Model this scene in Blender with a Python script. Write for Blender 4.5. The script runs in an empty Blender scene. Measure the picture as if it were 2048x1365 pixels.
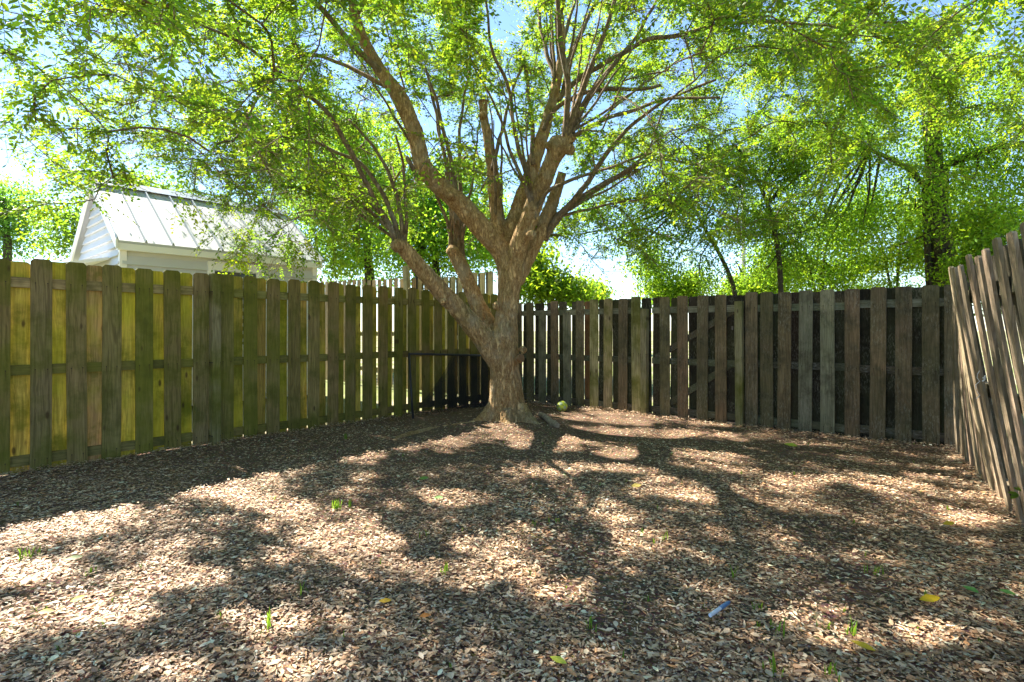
import bpy, bmesh, math, random
import numpy as np
from mathutils import Vector, Matrix, noise as mnoise

rng = np.random.default_rng(11)
random.seed(11)
S = bpy.context.scene
COL = S.collection

# ------------------------------------------------------------------ camera, sky, sun, exposure
F = 1074.0            # focal length in pixels of a 2048 px wide picture
HY = 661.0            # horizon row
CH = 1.25             # eye height
cam = bpy.data.cameras.new('camera')
cam.sensor_width = 36.0
cam.lens = 36.0 * F / 2048.0
cam.shift_y = (HY - 682.5) / 2048.0
cam.clip_start = 0.05
cam.clip_end = 2000
camo = bpy.data.objects.new('camera', cam)
COL.objects.link(camo)
camo.location = (0, 0, CH)
camo.rotation_euler = (math.pi / 2, 0, 0)
S.camera = camo

SUN_AZ = (-0.78, 0.626)          # towards the sun, on the ground
SUN_EL = math.radians(47)
w = bpy.data.worlds.new('World')
S.world = w
w.use_nodes = True
wn = w.node_tree
bg = wn.nodes['Background']
sky = wn.nodes.new('ShaderNodeTexSky')
sky.sky_type = 'NISHITA'
sky.sun_disc = False
sky.sun_elevation = SUN_EL
sky.sun_rotation = math.atan2(SUN_AZ[0], SUN_AZ[1])
sky.air_density = 1.0
sky.dust_density = 0.05
sky.ozone_density = 4.0
sky.altitude = 0
wn.links.new(sky.outputs[0], bg.inputs[0])
bg.inputs[1].default_value = 0.06

sl = bpy.data.lights.new('sun', 'SUN')
sl.energy = 4.4
sl.angle = math.radians(0.53)
sl.color = (1.0, 0.94, 0.85)
so = bpy.data.objects.new('sun', sl)
COL.objects.link(so)
ce = math.cos(SUN_EL)
SUN = Vector((SUN_AZ[0] * ce, SUN_AZ[1] * ce, math.sin(SUN_EL))).normalized()
so.rotation_euler = SUN.to_track_quat('Z', 'Y').to_euler()
so.location = (-20, 16, 25)

S.view_settings.view_transform = 'Standard'
S.view_settings.look = 'None'
S.view_settings.exposure = 2.55
S.view_settings.gamma = 1.0
S.view_settings.use_curve_mapping = False
S.render.engine = 'CYCLES'
S.cycles.max_bounces = 10
S.cycles.diffuse_bounces = 5
S.cycles.transmission_bounces = 6
S.cycles.transparent_max_bounces = 12
S.cycles.use_denoising = True
S.cycles.sample_clamp_indirect = 6.0


# ------------------------------------------------------------------ helpers
def at(px, py, Y):
    """the point of the place seen at a pixel of the photograph, Y metres away"""
    return Vector(((px - 1024) / F * Y, Y, CH - (py - HY) / F * Y))


def ground_at(px, py):
    return at(px, py, CH * F / (py - HY))


def proj(P):
    P = np.asarray(P, float)
    Y = np.maximum(P[..., 1], 1e-3)
    return 1024 + F * P[..., 0] / Y, HY - F * (P[..., 2] - CH) / Y


def mesh(name, V, Fc, mat=None, smooth=False, cols=None):
    me = bpy.data.meshes.new(name)
    V = np.asarray(V, np.float32)
    if isinstance(Fc, np.ndarray):
        k = Fc.shape[1]
        me.vertices.add(len(V))
        me.vertices.foreach_set('co', V.ravel())
        me.loops.add(Fc.size)
        me.loops.foreach_set('vertex_index', Fc.astype(np.int32).ravel())
        me.polygons.add(len(Fc))
        me.polygons.foreach_set('loop_start', np.arange(0, Fc.size, k, dtype=np.int32))
        me.polygons.foreach_set('loop_total', np.full(len(Fc), k, np.int32))
        me.update(calc_edges=True)
    else:
        me.from_pydata([tuple(map(float, v)) for v in V], [], Fc)
        me.update()
    if cols is not None:
        at_ = me.attributes.new('tint', 'FLOAT_COLOR', 'POINT')
        c = np.ones((len(V), 4), np.float32)
        c[:, :3] = cols
        at_.data.foreach_set('color', c.ravel())
    if smooth:
        me.polygons.foreach_set('use_smooth', np.ones(len(me.polygons), bool))
    if mat is not None:
        me.materials.append(mat)
    return me


def link(name, me, parent=None, loc=None, rot=None):
    o = bpy.data.objects.new(name, me)
    COL.objects.link(o)
    if parent is not None:
        o.parent = parent
    if loc is not None:
        o.location = loc
    if rot is not None:
        o.rotation_euler = rot
    return o


def tag(o, label=None, cat=None, group=None, kind=None):
    if label:
        o['label'] = label
    if cat:
        o['category'] = cat
    if group:
        o['group'] = group
    if kind:
        o['kind'] = kind
    return o


def thing(name, label, cat, loc=(0, 0, 0), rz=0, group=None):
    o = bpy.data.objects.new(name, None)
    o.empty_display_size = 0.1
    COL.objects.link(o)
    o.location = loc
    o.rotation_euler = (0, 0, rz)
    return tag(o, label, cat, group)


class MB:
    def __init__(self):
        self.v, self.f = [], []

    def add(self, V, Fc):
        b = len(self.v)
        self.v += [tuple(map(float, p)) for p in V]
        self.f += [tuple(b + i for i in f) for f in Fc]

    def box(self, lo, hi):
        x0, y0, z0 = lo
        x1, y1, z1 = hi
        self.add([(x0, y0, z0), (x1, y0, z0), (x1, y1, z0), (x0, y1, z0), (x0, y0, z1), (x1, y0, z1), (x1, y1, z1), (x0, y1, z1)],
                 [(0, 3, 2, 1), (4, 5, 6, 7), (0, 1, 5, 4), (1, 2, 6, 5), (2, 3, 7, 6), (3, 0, 4, 7)])

    def beam(self, a, b, wd, th, up=(0, 0, 1)):
        """box from a to b; wd across 'up', th along the rest"""
        a, b = Vector(a), Vector(b)
        d = (b - a).normalized()
        s = d.cross(Vector(up)).normalized() * th / 2
        u = s.cross(d).normalized() * wd / 2
        V = [a - s - u, a + s - u, a + s + u, a - s + u, b - s - u, b + s - u, b + s + u, b - s + u]
        self.add(V, [(0, 3, 2, 1), (4, 5, 6, 7), (0, 1, 5, 4), (1, 2, 6, 5), (2, 3, 7, 6), (3, 0, 4, 7)])

    def tube(self, pts, rad, n=8, cap=True):
        V, Fc = tube(pts, rad, n, cap)
        self.add(V, Fc)

    def build(self, name, mat, parent=None, smooth=False):
        return link(name, mesh(name, self.v, self.f, mat, smooth), parent)


def tube(pts, rad, n=8, cap=True, wob=0.0):
    pts = [Vector(p) for p in pts]
    m = len(pts)
    if not hasattr(rad, '__len__'):
        rad = [rad] * m
    V, Fc = [], []
    t0 = (pts[1] - pts[0]).normalized()
    a = Vector((1, 0, 0)) if abs(t0.x) < 0.8 else Vector((0, 1, 0))
    u = (a - t0 * a.dot(t0)).normalized()
    for i in range(m):
        t = (pts[min(i + 1, m - 1)] - pts[max(i - 1, 0)]).normalized()
        u = (u - t * u.dot(t)).normalized()
        v = t.cross(u)
        for k in range(n):
            an = 2 * math.pi * k / n
            r = rad[i] * (1 + (random.uniform(-wob, wob) if wob else 0))
            V.append(pts[i] + (u * math.cos(an) + v * math.sin(an)) * r)
    for i in range(m - 1):
        for k in range(n):
            k2 = (k + 1) % n
            Fc.append((i * n + k, i * n + k2, (i + 1) * n + k2, (i + 1) * n + k))
    if cap:
        Fc.append(tuple(range(n - 1, -1, -1)))
        Fc.append(tuple(range((m - 1) * n, m * n)))
    return V, Fc


def smooth_path(ctrl, step=0.12):
    """Catmull-Rom through (x,y,z,r) rows"""
    C = np.asarray(ctrl, float)
    out = []
    for i in range(len(C) - 1):
        p0, p1, p2, p3 = C[max(i - 1, 0)], C[i], C[i + 1], C[min(i + 2, len(C) - 1)]
        k = max(2, int(np.linalg.norm(p2[:3] - p1[:3]) / step))
        for t in np.linspace(0, 1, k, endpoint=False):
            out.append(0.5 * (2 * p1 + (p2 - p0) * t + (2 * p0 - 5 * p1 + 4 * p2 - p3) * t * t + (3 * p1 - p0 - 3 * p2 + p3) * t ** 3))
    out.append(C[-1])
    return np.array(out)


# ------------------------------------------------------------------ materials
class NT:
    def __init__(self, name):
        self.m = bpy.data.materials.new(name)
        self.m.use_nodes = True
        self.t = self.m.node_tree
        self.t.nodes.clear()
        self.out = self.n('ShaderNodeOutputMaterial')

    def n(self, typ, **kw):
        nd = self.t.nodes.new(typ)
        for k, v in kw.items():
            setattr(nd, k, v)
        return nd

    def l(self, a, b):
        self.t.links.new(a, b)

    def val(self, sock, x):
        if isinstance(x, bpy.types.NodeSocket):
            self.l(x, sock)
        elif x is not None:
            if hasattr(sock.default_value, '__len__') and not hasattr(x, '__len__'):
                x = (x,) * len(sock.default_value)
            if hasattr(x, '__len__') and len(sock.default_value) == 4 and len(x) == 3:
                x = (*x, 1)
            sock.default_value = x

    def math(self, op, a, b=None, c=None, clamp=False):
        nd = self.n('ShaderNodeMath', operation=op, use_clamp=clamp)
        for i, x in enumerate((a, b, c)):
            if x is not None:
                self.val(nd.inputs[i], x)
        return nd.outputs[0]

    def vmath(self, op, a, b=None):
        nd = self.n('ShaderNodeVectorMath', operation=op)
        self.val(nd.inputs[0], a)
        if b is not None:
            self.val(nd.inputs[1], b)
        return nd.outputs[0]

    def mix(self, fac, a, b, blend='MIX'):
        nd = self.n('ShaderNodeMix', data_type='RGBA', blend_type=blend)
        self.val(nd.inputs[0], fac)
        self.val(nd.inputs[6], a)
        self.val(nd.inputs[7], b)
        return nd.outputs[2]

    def noise(self, vec, scale, detail=4, rough=0.55, dist=0.0):
        nd = self.n('ShaderNodeTexNoise')
        if vec is not None:
            self.l(vec, nd.inputs['Vector'])
        nd.inputs['Scale'].default_value = scale
        nd.inputs['Detail'].default_value = detail
        nd.inputs['Roughness'].default_value = rough
        nd.inputs['Distortion'].default_value = dist
        return nd.outputs['Fac']

    def voronoi(self, vec, scale, feature='F1', out='Distance'):
        nd = self.n('ShaderNodeTexVoronoi', feature=feature)
        if vec is not None:
            self.l(vec, nd.inputs['Vector'])
        nd.inputs['Scale'].default_value = scale
        return nd.outputs[out]

    def ss(self, x, lo, hi, a=0.0, b=1.0):
        nd = self.n('ShaderNodeMapRange', interpolation_type='SMOOTHSTEP')
        self.val(nd.inputs[0], x)
        nd.inputs[1].default_value = lo
        nd.inputs[2].default_value = hi
        nd.inputs[3].default_value = a
        nd.inputs[4].default_value = b
        return nd.outputs[0]

    def bump(self, h, strength=0.5, dist=0.01):
        nd = self.n('ShaderNodeBump')
        nd.inputs['Strength'].default_value = strength
        nd.inputs['Distance'].default_value = dist
        self.l(h, nd.inputs['Height'])
        return nd.outputs[0]

    def bsdf(self, col, rough=0.8, spec=0.3, normal=None, metallic=0.0):
        b = self.n('ShaderNodeBsdfPrincipled')
        self.val(b.inputs['Base Color'], col)
        self.val(b.inputs['Roughness'], rough)
        b.inputs['Specular IOR Level'].default_value = spec
        b.inputs['Metallic'].default_value = metallic
        if normal is not None:
            self.l(normal, b.inputs['Normal'])
        return b.outputs[0]

    def done(self, shader):
        self.l(shader, self.out.inputs[0])
        return self.m


def plain(name, col, rough=0.6, spec=0.4, metallic=0.0, nscale=6.0, namt=0.12):
    t = NT(name)
    co = t.n('ShaderNodeTexCoord').outputs['Object']
    f = t.noise(co, nscale, 5, 0.6)
    c = t.mix(1.0, col, t.mix(f, (1 - namt,) * 3, (1 + namt * 0.6,) * 3), 'MULTIPLY')
    return t.done(t.bsdf(c, rough, spec, t.bump(f, 0.15, 0.004), metallic))


def wood_mat(name, algae=(0.115, 0.118, 0.011), algae_amt=0.6, flecks=0.0, fleck_col=(0.34, 0.33, 0.29), stain=0.5, knots=1.0, axis=2, stain_col=(0.03, 0.027, 0.017), stain_scale=3.4, nails=()):
    """weathered board: base colour is the object's own colour, grain runs along the length"""
    t = NT(name)
    co = t.n('ShaderNodeTexCoord').outputs['Object']
    oi = t.n('ShaderNodeObjectInfo')
    rnd = t.n('ShaderNodeCombineXYZ')
    t.l(t.math('MULTIPLY', oi.outputs['Random'], 37.0), rnd.inputs[0])
    t.l(t.math('MULTIPLY', oi.outputs['Random'], 91.0), rnd.inputs[1])
    t.l(t.math('MULTIPLY', oi.outputs['Random'], 53.0), rnd.inputs[2])
    p = t.vmath('ADD', co, rnd.outputs[0])
    lo, hi = 0.7, 16.0
    sc = [hi, hi, hi]
    sc[axis] = lo
    pg = t.vmath('MULTIPLY', p, tuple(sc))
    warp = t.noise(p, 2.2, 3)
    pgw = t.vmath('ADD', pg, t.mix(1.0, warp, (0.7, 0.7, 0.2), 'MULTIPLY'))
    grain = t.noise(pgw, 3.6, 5, 0.62)
    fine = t.noise(pg, 13.0, 3, 0.6)
    rings = t.math('PINGPONG', t.math('MULTIPLY', t.noise(pgw, 1.1, 2, 0.4), 9.0), 0.5)
    # knots
    ks = [7.0, 0.01, 7.0]
    ks[axis] = 2.6
    if axis == 0:
        ks[2] = 7.0
    kd = t.voronoi(t.vmath('MULTIPLY', p, tuple(ks)), 1.0)
    kn = t.ss(kd, 0.05, 0.13, 1.0, 0.0)
    base = oi.outputs['Color']
    g = t.math('ADD', t.math('MULTIPLY', grain, 1.05), t.math('MULTIPLY', rings, 0.45))
    gcol = t.mix(t.ss(g, 0.35, 0.95), (0.58, 0.55, 0.5), (1.28, 1.26, 1.2))
    c = t.mix(1.0, base, gcol, 'MULTIPLY')
    c = t.mix(t.ss(fine, 0.62, 0.75, 0.0, 0.55), c, (0.035, 0.028, 0.018))
    # algae grows in uneven patches, a little more on some boards
    an = t.noise(p, 1.7, 5, 0.6)
    amt = t.math('MULTIPLY', t.ss(t.math('ADD', an, t.math('MULTIPLY', oi.outputs['Random'], 0.22)), 0.42, 0.78), algae_amt)
    c = t.mix(amt, c, t.mix(1.0, algae, t.mix(grain, (0.65,) * 3, (1.5,) * 3), 'MULTIPLY'))
    # dark mould blotches
    dn = t.noise(p, stain_scale, 6, 0.68)
    c = t.mix(t.ss(dn, 0.44, 0.68, 0.0, stain), c, stain_col)
    if flecks:
        fl = t.noise(t.vmath('MULTIPLY', p, tuple(1.0 if i != axis else 0.3 for i in range(3))), 75, 5, 0.75)
        big = t.noise(p, 2.9, 3)
        fm = t.math('MULTIPLY', t.ss(fl, 0.46, 0.70), t.ss(big, 0.36, 0.66, 0.05, flecks))
        c = t.mix(fm, c, fleck_col)
    if knots:
        c = t.mix(t.math('MULTIPLY', kn, 0.8 * knots), c, (0.045, 0.025, 0.012))
    if nails:
        sp = t.n('ShaderNodeSeparateXYZ')
        t.l(co, sp.inputs[0])
        ax = t.math('ABSOLUTE', t.math('SUBTRACT', t.math('ABSOLUTE', sp.outputs[0]), 0.042))
        for zi in nails:
            dz = t.math('SUBTRACT', zi, sp.outputs[2])
            hd = t.math('SQRT', t.math('ADD', t.math('POWER', ax, 2.0), t.math('POWER', dz, 2.0)))
            run = t.math('MULTIPLY', t.ss(ax, 0.001, 0.006, 1, 0), t.math('MULTIPLY', t.ss(dz, 0.0, 0.004, 0, 1), t.ss(dz, 0.01, 0.11, 1, 0)))
            c = t.mix(t.math('MULTIPLY', run, 0.55), c, (0.05, 0.025, 0.012))
            c = t.mix(t.ss(hd, 0.0035, 0.006, 1, 0), c, (0.03, 0.022, 0.018))
    h = t.math('ADD', t.math('MULTIPLY', grain, 0.7), t.math('MULTIPLY', fine, 0.4))
    return t.done(t.bsdf(c, 0.88, 0.18, t.bump(h, 0.55, 0.006)))


def leaf_mat(name, refl=(0.07, 0.15, 0.026), trans=(0.255, 0.47, 0.022), tf=0.56, rough=0.5):
    t = NT(name)
    a = t.n('ShaderNodeAttribute', attribute_name='tint').outputs['Color']
    rc = t.mix(1.0, refl, a, 'MULTIPLY')
    tc = t.mix(1.0, trans, a, 'MULTIPLY')
    b = t.bsdf(rc, rough, 0.16)
    tr = t.n('ShaderNodeBsdfTranslucent')
    t.l(tc, tr.inputs[0])
    mx = t.n('ShaderNodeMixShader')
    mx.inputs[0].default_value = tf
    t.l(b, mx.inputs[1])
    t.l(tr.outputs[0], mx.inputs[2])
    return t.done(mx.outputs[0])


def litter_mat(name):
    t = NT(name)
    a = t.n('ShaderNodeAttribute', attribute_name='tint').outputs['Color']
    co = t.n('ShaderNodeTexCoord').outputs['Object']
    n1 = t.noise(co, 140, 3, 0.6)
    c = t.mix(1.0, a, t.mix(n1, (0.72, 0.7, 0.66), (1.22, 1.22, 1.22)), 'MULTIPLY')
    b = t.bsdf(c, 0.62, 0.35)
    tr = t.n('ShaderNodeBsdfTranslucent')
    t.l(c, tr.inputs[0])
    mx = t.n('ShaderNodeMixShader')
    mx.inputs[0].default_value = 0.14
    t.l(b, mx.inputs[1])
    t.l(tr.outputs[0], mx.inputs[2])
    return t.done(mx.outputs[0])


def bark_mat(name, dark=(0.22, 0.115, 0.042), light=(0.66, 0.45, 0.21), algae=0.3, scale=1.0, grey=(0.47, 0.38, 0.24)):
    t = NT(name)
    co = t.n('ShaderNodeTexCoord').outputs['Object']
    p = t.vmath('MULTIPLY', co, (1, 1, 0.42))
    n1 = t.noise(p, 34 * scale, 8, 0.72, 0.9)
    n2 = t.noise(co, 4 * scale, 5, 0.65)
    n3 = t.noise(p, 110 * scale, 4, 0.65)
    n4 = t.noise(t.vmath('MULTIPLY', co, (1, 1, 0.22)), 22 * scale, 6, 0.7, 1.2)
    fur = t.math('ABSOLUTE', t.math('SUBTRACT', n4, 0.5))
    f = t.math('ADD', t.math('MULTIPLY', n1, 0.6), t.math('MULTIPLY', n4, 0.4))
    c = t.mix(t.ss(f, 0.36, 0.64), dark, light)
    c = t.mix(t.ss(n2, 0.46, 0.68, 0, 0.7), c, t.mix(1.0, grey, t.mix(n3, (0.55,) * 3, (1.4,) * 3), 'MULTIPLY'))
    c = t.mix(t.ss(n3, 0.58, 0.72, 0, 0.5), c, (0.07, 0.04, 0.02))
    c = t.mix(t.ss(fur, 0.0, 0.03, 0.45, 0.0), c, (0.07, 0.042, 0.02))
    c = t.mix(t.ss(t.noise(co, 1.9, 5, 0.7), 0.54, 0.72, 0, 0.45), c, (0.13, 0.075, 0.035))
    c = t.mix(t.ss(t.noise(co, 2.7, 4), 0.5, 0.7, 0, algae), c, t.mix(1.0, (0.13, 0.135, 0.03), t.mix(n1, (0.5,) * 3, (1.5,) * 3), 'MULTIPLY'))
    h = t.math('ADD', t.math('ADD', f, t.math('MULTIPLY', n3, 0.3)), t.ss(fur, 0, 0.06, 0, 0.5))
    return t.done(t.bsdf(c, 0.9, 0.12, t.bump(h, 0.8, 0.022)))


M_FRONT = wood_mat('weathered_green_wood', algae_amt=0.88, stain=0.5, stain_col=(0.06, 0.06, 0.012), nails=(0.10, 0.90, 1.67))
M_REAR = wood_mat('yellow_wood_painted_glow', algae=(0.34, 0.34, 0.015), algae_amt=0.65, stain=0.8, stain_col=(0.10, 0.115, 0.008), stain_scale=2.0)  # saturated yellow tones carry a painted bounce glow
M_RAIL = wood_mat('rail_wood', algae_amt=0.75, stain=0.5, knots=0.0, axis=0)
M_OLD = wood_mat('old_dark_wood', algae=(0.07, 0.085, 0.03), algae_amt=0.45, flecks=0.6, fleck_col=(0.26, 0.235, 0.175), stain=0.6, knots=0.3, stain_col=(0.035, 0.027, 0.018), nails=(0.095, 0.81, 1.545))
M_OLDRAIL = wood_mat('old_rail_wood', algae=(0.09, 0.11, 0.05), algae_amt=0.5, flecks=0.5, stain=0.6, knots=0, axis=0)
M_LEAN = wood_mat('tan_weathered_wood', algae=(0.12, 0.12, 0.05), algae_amt=0.25, flecks=0.35, fleck_col=(0.4, 0.37, 0.32), stain=0.35, knots=0.5)
M_BARK = bark_mat('tree_bark')
M_BARK2 = bark_mat('branch_bark', dark=(0.11, 0.07, 0.04), light=(0.36, 0.26, 0.15), grey=(0.32, 0.29, 0.23))
M_BARKD = bark_mat('dark_bark', dark=(0.035, 0.028, 0.02), light=(0.12, 0.095, 0.07), grey=(0.12, 0.11, 0.095))
M_CUT = plain('cut_wood', (0.20, 0.12, 0.06), 0.9, 0.1, 0, 40, 0.5)
M_LEAF = leaf_mat('elm_leaves')
M_LEAFB = leaf_mat('far_leaves', refl=(0.075, 0.145, 0.028), trans=(0.29, 0.50, 0.035), tf=0.52)
M_LITTER = litter_mat('dry_leaves')
M_GRASS = leaf_mat('grass_blades', refl=(0.13, 0.25, 0.03), trans=(0.28, 0.46, 0.03), tf=0.45)


def soil_mat():
    t = NT('leaf_mould')
    co = t.n('ShaderNodeTexCoord').outputs['Object']
    n1 = t.noise(co, 45, 6, 0.7)
    v = t.voronoi(co, 60, out='Color')
    n2 = t.noise(co, 1.3, 4)
    c = t.mix(n1, (0.045, 0.028, 0.018), (0.26, 0.165, 0.10))
    c = t.mix(0.35, c, t.mix(1.0, v, (0.24, 0.16, 0.11), 'MULTIPLY'))
    c = t.mix(t.ss(n2, 0.55, 0.75, 0, 0.5), c, (0.10, 0.085, 0.07))
    return t.done(t.bsdf(c, 0.95, 0.1, t.bump(n1, 0.8, 0.02)))


def lawn_mat():
    t = NT('lawn')
    co = t.n('ShaderNodeTexCoord').outputs['Object']
    n1 = t.noise(co, 30, 5, 0.7)
    n2 = t.noise(co, 0.4, 4)
    c = t.mix(n1, (0.09, 0.11, 0.03), (0.2, 0.22, 0.08))
    c = t.mix(t.ss(n2, 0.42, 0.6, 0, 0.85), c, (0.30, 0.25, 0.17))
    return t.done(t.bsdf(c, 0.95, 0.1, t.bump(n1, 0.6, 0.03)))


# ------------------------------------------------------------------ ground
LU = Vector((0.643, 0.766, 0))           # along the left fence, away from the camera
LN = Vector((0.766, -0.643, 0))          # into the yard
RU = Vector((0.766, -0.643, 0))          # along the back fence, to the right
RN = Vector((-0.643, -0.766, 0))


def left_pt(Y):
    return Vector((0.839 * Y - 8.275, Y, 0))


def left_Y(px):
    return 8.275 / (0.839 - (px - 1024) / F)


def right_pt(Y):
    return Vector((11.505 - 1.192 * Y, Y, 0))


def right_Y(px):
    return 11.505 / ((px - 1024) / F + 1.192)


CORNER = Vector((-0.13, 9.76, 0))
CORNER_R = Vector((4.62, 5.776, 0))
LEAN_D = Vector((0.53, 0.848, 0))        # leaning fence, away from the camera
LEAN_0 = Vector((4.60, 5.50, 0))
TREE = Vector((-0.085, 7.29, 0))


def gz(x, y):
    d = math.hypot(x - TREE.x, y - TREE.y)
    return 0.022 * mnoise.noise((x * 0.55, y * 0.55, 3.1)) + 0.010 * mnoise.noise((x * 2.3, y * 2.3, 7.7)) + 0.07 * math.exp(-(d / 0.8) ** 2)


big = MB()
big.add([(-600, -600, -0.06), (600, -600, -0.06), (600, 900, -0.06), (-600, 900, -0.06)], [(0, 1, 2, 3)])
tag(big.build('ground', lawn_mat()), kind='structure')

nx, ny, st = 150, 166, 0.085
xs = -7.0 + np.arange(nx + 1) * st
ys = -3.2 + np.arange(ny + 1) * st
GV = [(x, y, gz(x, y)) for y in ys for x in xs]
GF = []


def inside_yard(x, y, m=0.0):
    p = Vector((x, y, 0))
    return (p - left_pt(5)).dot(LN) > -0.12 + m and (p - right_pt(7)).dot(RN) > -0.12 + m and \
        (p - LEAN_0).dot(Vector((-LEAN_D.y, LEAN_D.x, 0))) > -0.12 + m


for j in range(ny):
    for i in range(nx):
        if inside_yard(xs[i], ys[j]):
            a = j * (nx + 1) + i
            GF.append((a, a + 1, a + nx + 2, a + nx + 1))
used = sorted({i for f in GF for i in f})
mp = {u: k for k, u in enumerate(used)}
yard = link('yard_soil', mesh('yard_soil', [GV[u] for u in used], [tuple(mp[i] for i in f) for f in GF], soil_mat(), True))
tag(yard, kind='structure')


# ------------------------------------------------------------------ fences
def board_mesh(wd, h, th, mat, ear=0.022, lean=0.0, bow=0.0, n=4, z0=0.0):
    """dog-eared picket; local x along the fence, y towards the yard, z up"""
    V, Fc = [], []
    k1, k2 = random.uniform(-1, 1), random.uniform(-1, 1)
    zs = [z0 + (h - ear - z0) * i / n for i in range(n + 1)] + [h]
    for i, z in enumerate(zs):
        hw = wd / 2 - (ear if i == n + 1 else 0)
        u = (z - z0) / (h - z0)
        dx = 0.003 * k1 * math.sin(u * 3.1) + random.uniform(-0.001, 0.001)
        dy = 0.004 * k2 * math.sin(u * 2.7) + lean * u + bow * math.sin(u * math.pi)
        for (sx, sy) in ((-1, -1), (1, -1), (1, 1), (-1, 1)):
            V.append((dx + sx * hw, dy + sy * th / 2, z))
    m = len(zs)
    for i in range(m - 1):
        for k in range(4):
            k_ = (k + 1) % 4
            Fc.append((i * 4 + k, i * 4 + k_, i * 4 + 4 + k_, i * 4 + 4 + k))
    Fc.append((3, 2, 1, 0))
    Fc.append(tuple(range((m - 1) * 4, m * 4)))
    return mesh('board', V, Fc, mat)


def vary(c, a=0.12, hue=0.05):
    k = 1 + random.uniform(-a, a)
    return tuple(max(0.005, x * k * (1 + random.uniform(-hue, hue))) for x in c) + (1,)


def put(me, name, fence, p, rz, col, tilt=0.0):
    o = link(name, me, fence, p, (0, tilt, rz))
    o.color = col
    return o


def rail(fence, p, q, z, mat, col, name='rail', hh=0.089, th=0.038):
    """p, q: ends on the ground line"""
    d = q - p
    L = d.length
    V, Fc = [], []
    n = max(1, int(L / 0.6))
    sag = random.uniform(-0.008, 0.008)
    for i in range(n + 1):
        x = L * i / n
        dz = sag * math.sin(math.pi * i / n) + random.uniform(-0.002, 0.002)
        for (sy, sz) in ((-1, -1), (1, -1), (1, 1), (-1, 1)):
            V.append((x, sy * th / 2, dz + sz * hh / 2))
    for i in range(n):
        for k in range(4):
            k_ = (k + 1) % 4
            Fc.append((i * 4 + k, i * 4 + 4 + k, i * 4 + 4 + k_, i * 4 + k_))
    Fc.append((0, 1, 2, 3))
    Fc.append((n * 4 + 3, n * 4 + 2, n * 4 + 1, n * 4))
    o = link(name, mesh(name, V, Fc, mat), fence, (p.x, p.y, z), (0, 0, math.atan2(d.y, d.x)))
    o.color = col
    return o


def gzp(p):
    return gz(p.x, p.y)


# left fence: front boards on the yard side of the rails, rear boards behind
RZL = math.atan2(LU.y, LU.x)
lf = thing('wooden_fence', 'mossy green board fence with glowing yellow rear boards along the left', 'fence', tuple(left_pt(5)))
lf0 = left_pt(5)
TH, RT = 0.019, 0.038


def put_left(me, name, Y, off, col, z=0.0):
    p = left_pt(Y) + LN * off - lf0
    return put(me, name, lf, (p.x, p.y, z), RZL + random.uniform(-0.012, 0.012), col, random.uniform(-0.006, 0.006))


DY = 0.2025
C_FRONT = (0.20, 0.155, 0.062)
C_REAR = (0.58, 0.40, 0.085)  # sun bounced between the boards is put into this yellow
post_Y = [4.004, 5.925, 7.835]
Yb = 4.813 - 7 * DY
k = 0
while Yb < 9.72:
    near_post = any(abs(Yb - py_) < 0.055 for py_ in post_Y)
    top = 1.875 + random.uniform(-0.012, 0.012)
    z0 = gzp(left_pt(Yb)) - 0.01 + random.uniform(0, 0.025)
    if not near_post:
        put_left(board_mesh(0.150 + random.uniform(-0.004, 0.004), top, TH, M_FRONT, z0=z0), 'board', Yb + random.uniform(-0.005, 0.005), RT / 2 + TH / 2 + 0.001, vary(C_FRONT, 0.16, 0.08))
    if Yb + DY / 2 < 9.72:
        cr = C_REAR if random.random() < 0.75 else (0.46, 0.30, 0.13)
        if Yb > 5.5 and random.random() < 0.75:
            cr = (0.32, 0.235, 0.06)  # duller further along, painting the glow as fading
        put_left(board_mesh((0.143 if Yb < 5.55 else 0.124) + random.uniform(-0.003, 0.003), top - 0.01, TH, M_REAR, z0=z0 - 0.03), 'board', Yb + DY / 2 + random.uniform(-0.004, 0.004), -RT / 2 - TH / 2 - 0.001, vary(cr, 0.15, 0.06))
    Yb += DY
    k += 1
for py_ in post_Y:
    pm = board_mesh(0.09, 1.87, 0.09, M_FRONT, ear=0.003, z0=-0.3)
    put_left(pm, 'post', py_, RT / 2 + 0.046, vary((0.21, 0.165, 0.09), 0.1))
edges_Y = [3.35] + post_Y + [9.70]
for i in range(len(edges_Y) - 1):
    for z in (1.672, 0.90, 0.105):
        a, b = left_pt(edges_Y[i] + 0.002) - lf0, left_pt(edges_Y[i + 1] - 0.002) - lf0
        rail(lf, a, b, z + random.uniform(-0.006, 0.006), M_RAIL, vary((0.30, 0.24, 0.11) if z > 1.5 else C_FRONT, 0.12))

# back fence
RZR = math.atan2(RU.y, RU.x)
RUL = RZR + math.pi                      # local +y must face the yard (RN)
rf = thing('wooden_fence', 'dark weathered board fence with mossy newer boards across the back right', 'fence', tuple(right_pt(7.5)))
rf0 = right_pt(7.5)
gate = thing('gate', 'dark board gate with diagonal braces between two posts in the back fence', 'gate', tuple(right_pt(7.5)))


def put_right(me, name, px, off, col, owner=None, z=0.0, tilt=0.0):
    p = right_pt(right_Y(px)) + RN * off - rf0
    return put(me, name, owner or rf, (p.x, p.y, z), RUL + random.uniform(-0.015, 0.015), col, tilt + random.uniform(-0.008, 0.008))


C_OLD = (0.115, 0.08, 0.046)
C_NEW = (0.22, 0.19, 0.105)
C_GRY = (0.135, 0.125, 0.085)
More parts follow.
